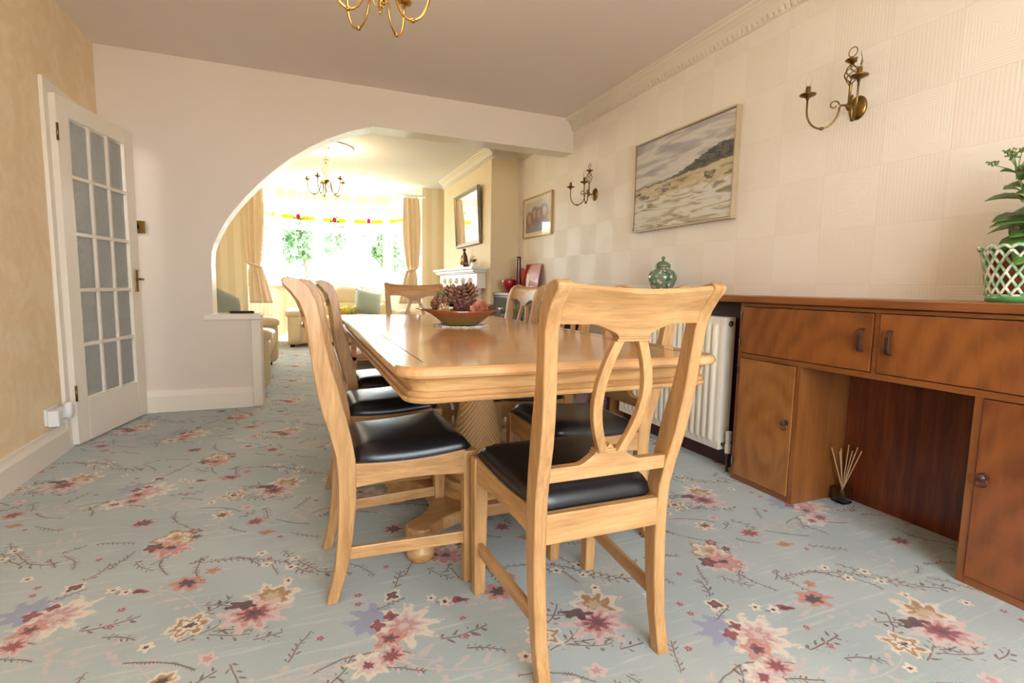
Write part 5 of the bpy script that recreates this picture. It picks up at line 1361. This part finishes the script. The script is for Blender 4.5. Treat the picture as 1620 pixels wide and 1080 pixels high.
# woven basket beyond the radiator end panel
def weave():
    t = NT('mauve_weave'); o = t.obj(); s = t.xyz(o)
    w = t.ma('MULTIPLY', t.ma('SINE', t.ma('MULTIPLY', s[2], 260)), t.ma('SINE', t.ma('MULTIPLY', t.ma('ADD', s[0], s[1]), 220)))
    t.bump(w, 0.6, 0.006)
    return t.fin(t.mix(t.step(w, -0.4, 0.4), srgb(120, 84, 96), srgb(168, 136, 148)), 0.8)
bm = B(); o_ = rrect(-0.13, -0.22, 0.13, 0.22, 0.05); i_ = rrect(-0.12, -0.21, 0.12, 0.21, 0.045)
loft(bm, [[(x*0.92, y*0.92, 0) for x, y in o_], [(x, y, 0.42) for x, y in o_], [(x, y, 0.42) for x, y in i_], [(x*0.92, y*0.92, 0.02) for x, y in i_]])
tag(obj('woven_basket', bm, weave(), None, loc=(2.15, 3.42, 0)), 'mauve woven basket on the carpet past the radiator, seen under the table', 'basket')

# curtains
def curtainmat():
    t = NT('cream_satin_curtain'); n = t.noise(t.obj(), 30, 2)
    return t.fin(t.mix(n, srgb(226, 200, 160), srgb(236, 212, 176)), 0.45, Sheen_Weight=0.3)
MT['curtain'] = curtainmat()
def curtain(loc, out, label):
    """out: +1 tied towards +x side of local frame"""
    t = thing('curtain', label, 'curtain', loc, 0, 'tied-back cream curtains at the bow window')
    z0, z1, zt = 0.66, 2.30, 1.20
    nz, nu = 44, 90; F, Bk = [], []
    bm = B(); rows = []
    for j in range(nz+1):
        q = j/nz; z = z0+(z1-z0)*q
        if z > zt:
            k = (z-zt)/(z1-zt); w = 0.085+0.035*math.sin(PI*min(1, k*1.1)*0.5)**0.8 + 0.05*math.sin(PI*k)*0.6
            w = 0.065+0.062*math.sin(PI*(0.06+0.72*k)); cx = -out*0.02*(1-k)
        else:
            k = (zt-z)/(zt-z0); w = 0.065+0.065*k**0.8; cx = out*0.06*k
            if k < 0.12: w = 0.065+0.02*k
        row = []
        for i in range(nu):
            a = 2*PI*i/nu; fold = 0.019*math.cos(9*a+0.6*math.sin(3*z))+0.009*math.cos(14*a+1.2*z)
            amp = 0.5 if abs(z-zt) < 0.05 else 1.0
            row.append((cx+(w+fold*amp)*math.cos(a), (0.052+fold*0.9*amp)*math.sin(a), z))
        rows.append(row)
    loft(bm, rows); obj('drape', bm, 'curtain', t, smooth=True)
    bm = B(); pts = [(0.0+0.090*math.cos(2*PI*k/20)-out*0.0, 0.075*math.sin(2*PI*k/20), zt+0.03*math.cos(2*PI*k/20)*(-out)) for k in range(20)]
    tube(bm, pts, 0.016, 7, loop=True); obj('tieback', bm, 'curtain', t, smooth=True)
    bm = B()
    for k in range(7): tube(bm, arc((-0.084+0.028*k, 0, z1+0.02), 0.02, 0, 2*PI*11/12, 11, 'YZ'), 0.003, 5, loop=True)
    obj('hooks', bm, 'brass', t)
    bm = B(); x0, x1 = (-0.20, 0.16) if out > 0 else (-0.16, 0.24)
    box(bm, (x0, -0.014, z1+0.038), (x1, 0.014, z1+0.056)); xe = x0 if out > 0 else x1-0.03
    box(bm, (xe, 0.0, z1+0.036), (xe+0.03, YB-loc[1], z1+0.058)); obj('rail', bm, 'plastic', t)
    return t
curtain((-0.62, 8.22, 0), 1, 'cream tied-back curtain hanging at the left of the bow window')
curtain((1.60, 8.22, 0), -1, 'cream tied-back curtain hanging at the right of the bow window')

# ------------------------------------------------------------------ outside the bow window
MT['grass'] = plain('lawn', srgb(176, 182, 150), 0.9, var=0.2, bs=6)
struct('ground_1', bx((-30, 10.4, -0.4), (30, 60, -0.3)), 'grass')
struct('ground_2', bx((-30, -40, -0.4), (30, -2.0, -0.3)), plain('bounce_ground', srgb(200, 192, 180), 0.9))  # unseen ground behind the camera, added to bounce sunlight onto the ceiling
def foliage(name, seed):
    t = NT(name); n = t.noise(t.obj(), 3, 2)
    return t.fin(t.mix(n, srgb(58, 92, 56), srgb(112, 148, 92)), 0.6)
MT['fol'] = foliage('tree_foliage', 1)
MT['bark'] = plain('bark', srgb(120, 100, 84), 0.9, var=0.2)
def tree(x, y, H, R, seed, label, group='garden trees outside the bow window'):
    rnd = random.Random(seed); t = thing('garden_tree', label, 'tree', (x, y, -0.3), 0, group)
    bm = B(); tube(bm, [(0, 0, 0), (0.05, 0, H*0.3), (0, 0.05, H*0.6), (0.05, 0, H*0.85)], [0.12, 0.09, 0.06, 0.02], 8)
    for k in range(7):
        a = k*0.9; z = H*(0.35+0.06*k); tube(bm, [(0, 0, z), (R*0.4*math.cos(a), R*0.4*math.sin(a), z+0.3), (R*0.7*math.cos(a), R*0.7*math.sin(a), z+0.6)], [0.05, 0.03, 0.01], 6)
    obj('trunk', bm, 'bark', t)
    bm = B()
    cl = [(rnd.gauss(0, R*0.42), rnd.gauss(0, R*0.42), H*0.72+rnd.gauss(0, R*0.42)) for _ in range(16)]
    for k in range(1500):
        c = rnd.choice(cl); p = Vector((c[0]+rnd.gauss(0, R*0.17), c[1]+rnd.gauss(0, R*0.17), c[2]+rnd.gauss(0, R*0.14)))
        s = rnd.uniform(0.05, 0.11); a = Vector((rnd.gauss(0, 1), rnd.gauss(0, 1), rnd.gauss(0, 1))).normalized(); b = a.orthogonal().normalized()
        bm.faces.new([bm.verts.new(p+a*s), bm.verts.new(p+b*s*0.5), bm.verts.new(p-a*s), bm.verts.new(p-b*s*0.5)])
    obj('crown', bm, 'fol', t)
tree(-1.9, 18.5, 4.8, 1.5, 1, 'leafy tree at the left of the garden, behind the left window light')
tree(0.1, 14.6, 3.6, 0.9, 2, 'dense tree seen through the second window light')
tree(1.2, 20.5, 4.2, 1.1, 3, 'airy tree seen through the middle window light')
tree(2.4, 16.5, 3.2, 0.6, 4, 'small thin tree right of the middle window light')
tree(-3.6, 13.5, 4.2, 1.2, 5, 'bushy tree seen past the left curtain')
for i, (x, y, w, h) in enumerate(((-1.3, 12.4, 0.8, 1.2), (1.3, 12.6, 0.7, 1.0), (3.2, 12.4, 0.7, 1.1))):
    rnd = random.Random(40+i); bm = B()
    for k in range(1300):
        p = Vector((rnd.gauss(0, w*0.32), rnd.gauss(0, 0.25), abs(rnd.gauss(0, h*0.42)))); s = rnd.uniform(0.03, 0.07)
        a = Vector((rnd.gauss(0, 1), rnd.gauss(0, 1), rnd.gauss(0, 1))).normalized(); b = a.orthogonal().normalized()
        bm.faces.new([bm.verts.new(p+a*s), bm.verts.new(p+b*s*0.6), bm.verts.new(p-a*s), bm.verts.new(p-b*s*0.6)])
    tag(obj('garden_bush', bm, 'fol', None, loc=(x, y, -0.3)), ('low bush below the second window light', 'low bush below the fourth window light', 'low bush by the right curtain')[i], 'bush', 'bushes below the bow window')
hs = thing('neighbour_house', 'pale house with a purple-grey tiled roof beyond the garden', 'house', (7.0, 30, -0.3))
obj('walls', bx((-2.5, 0, 0), (5, 4, 3.0)), plain('render_wall', srgb(226, 220, 210), 0.9), hs)
bm = B(); prism(bm, [(-0.5, 2.9), (2.0, 5.2), (4.5, 2.9)], 'X', -2.9, 5.4)
def tiles():
    t = NT('roof_tiles'); s = t.xyz(t.obj()); w = t.ma('SINE', t.ma('MULTIPLY', s[2], 24))
    return t.fin(t.mix(t.step(w, -0.5, 0.5), srgb(120, 104, 130), srgb(150, 136, 158)), 0.8)
obj('roof', bm, tiles(), hs)
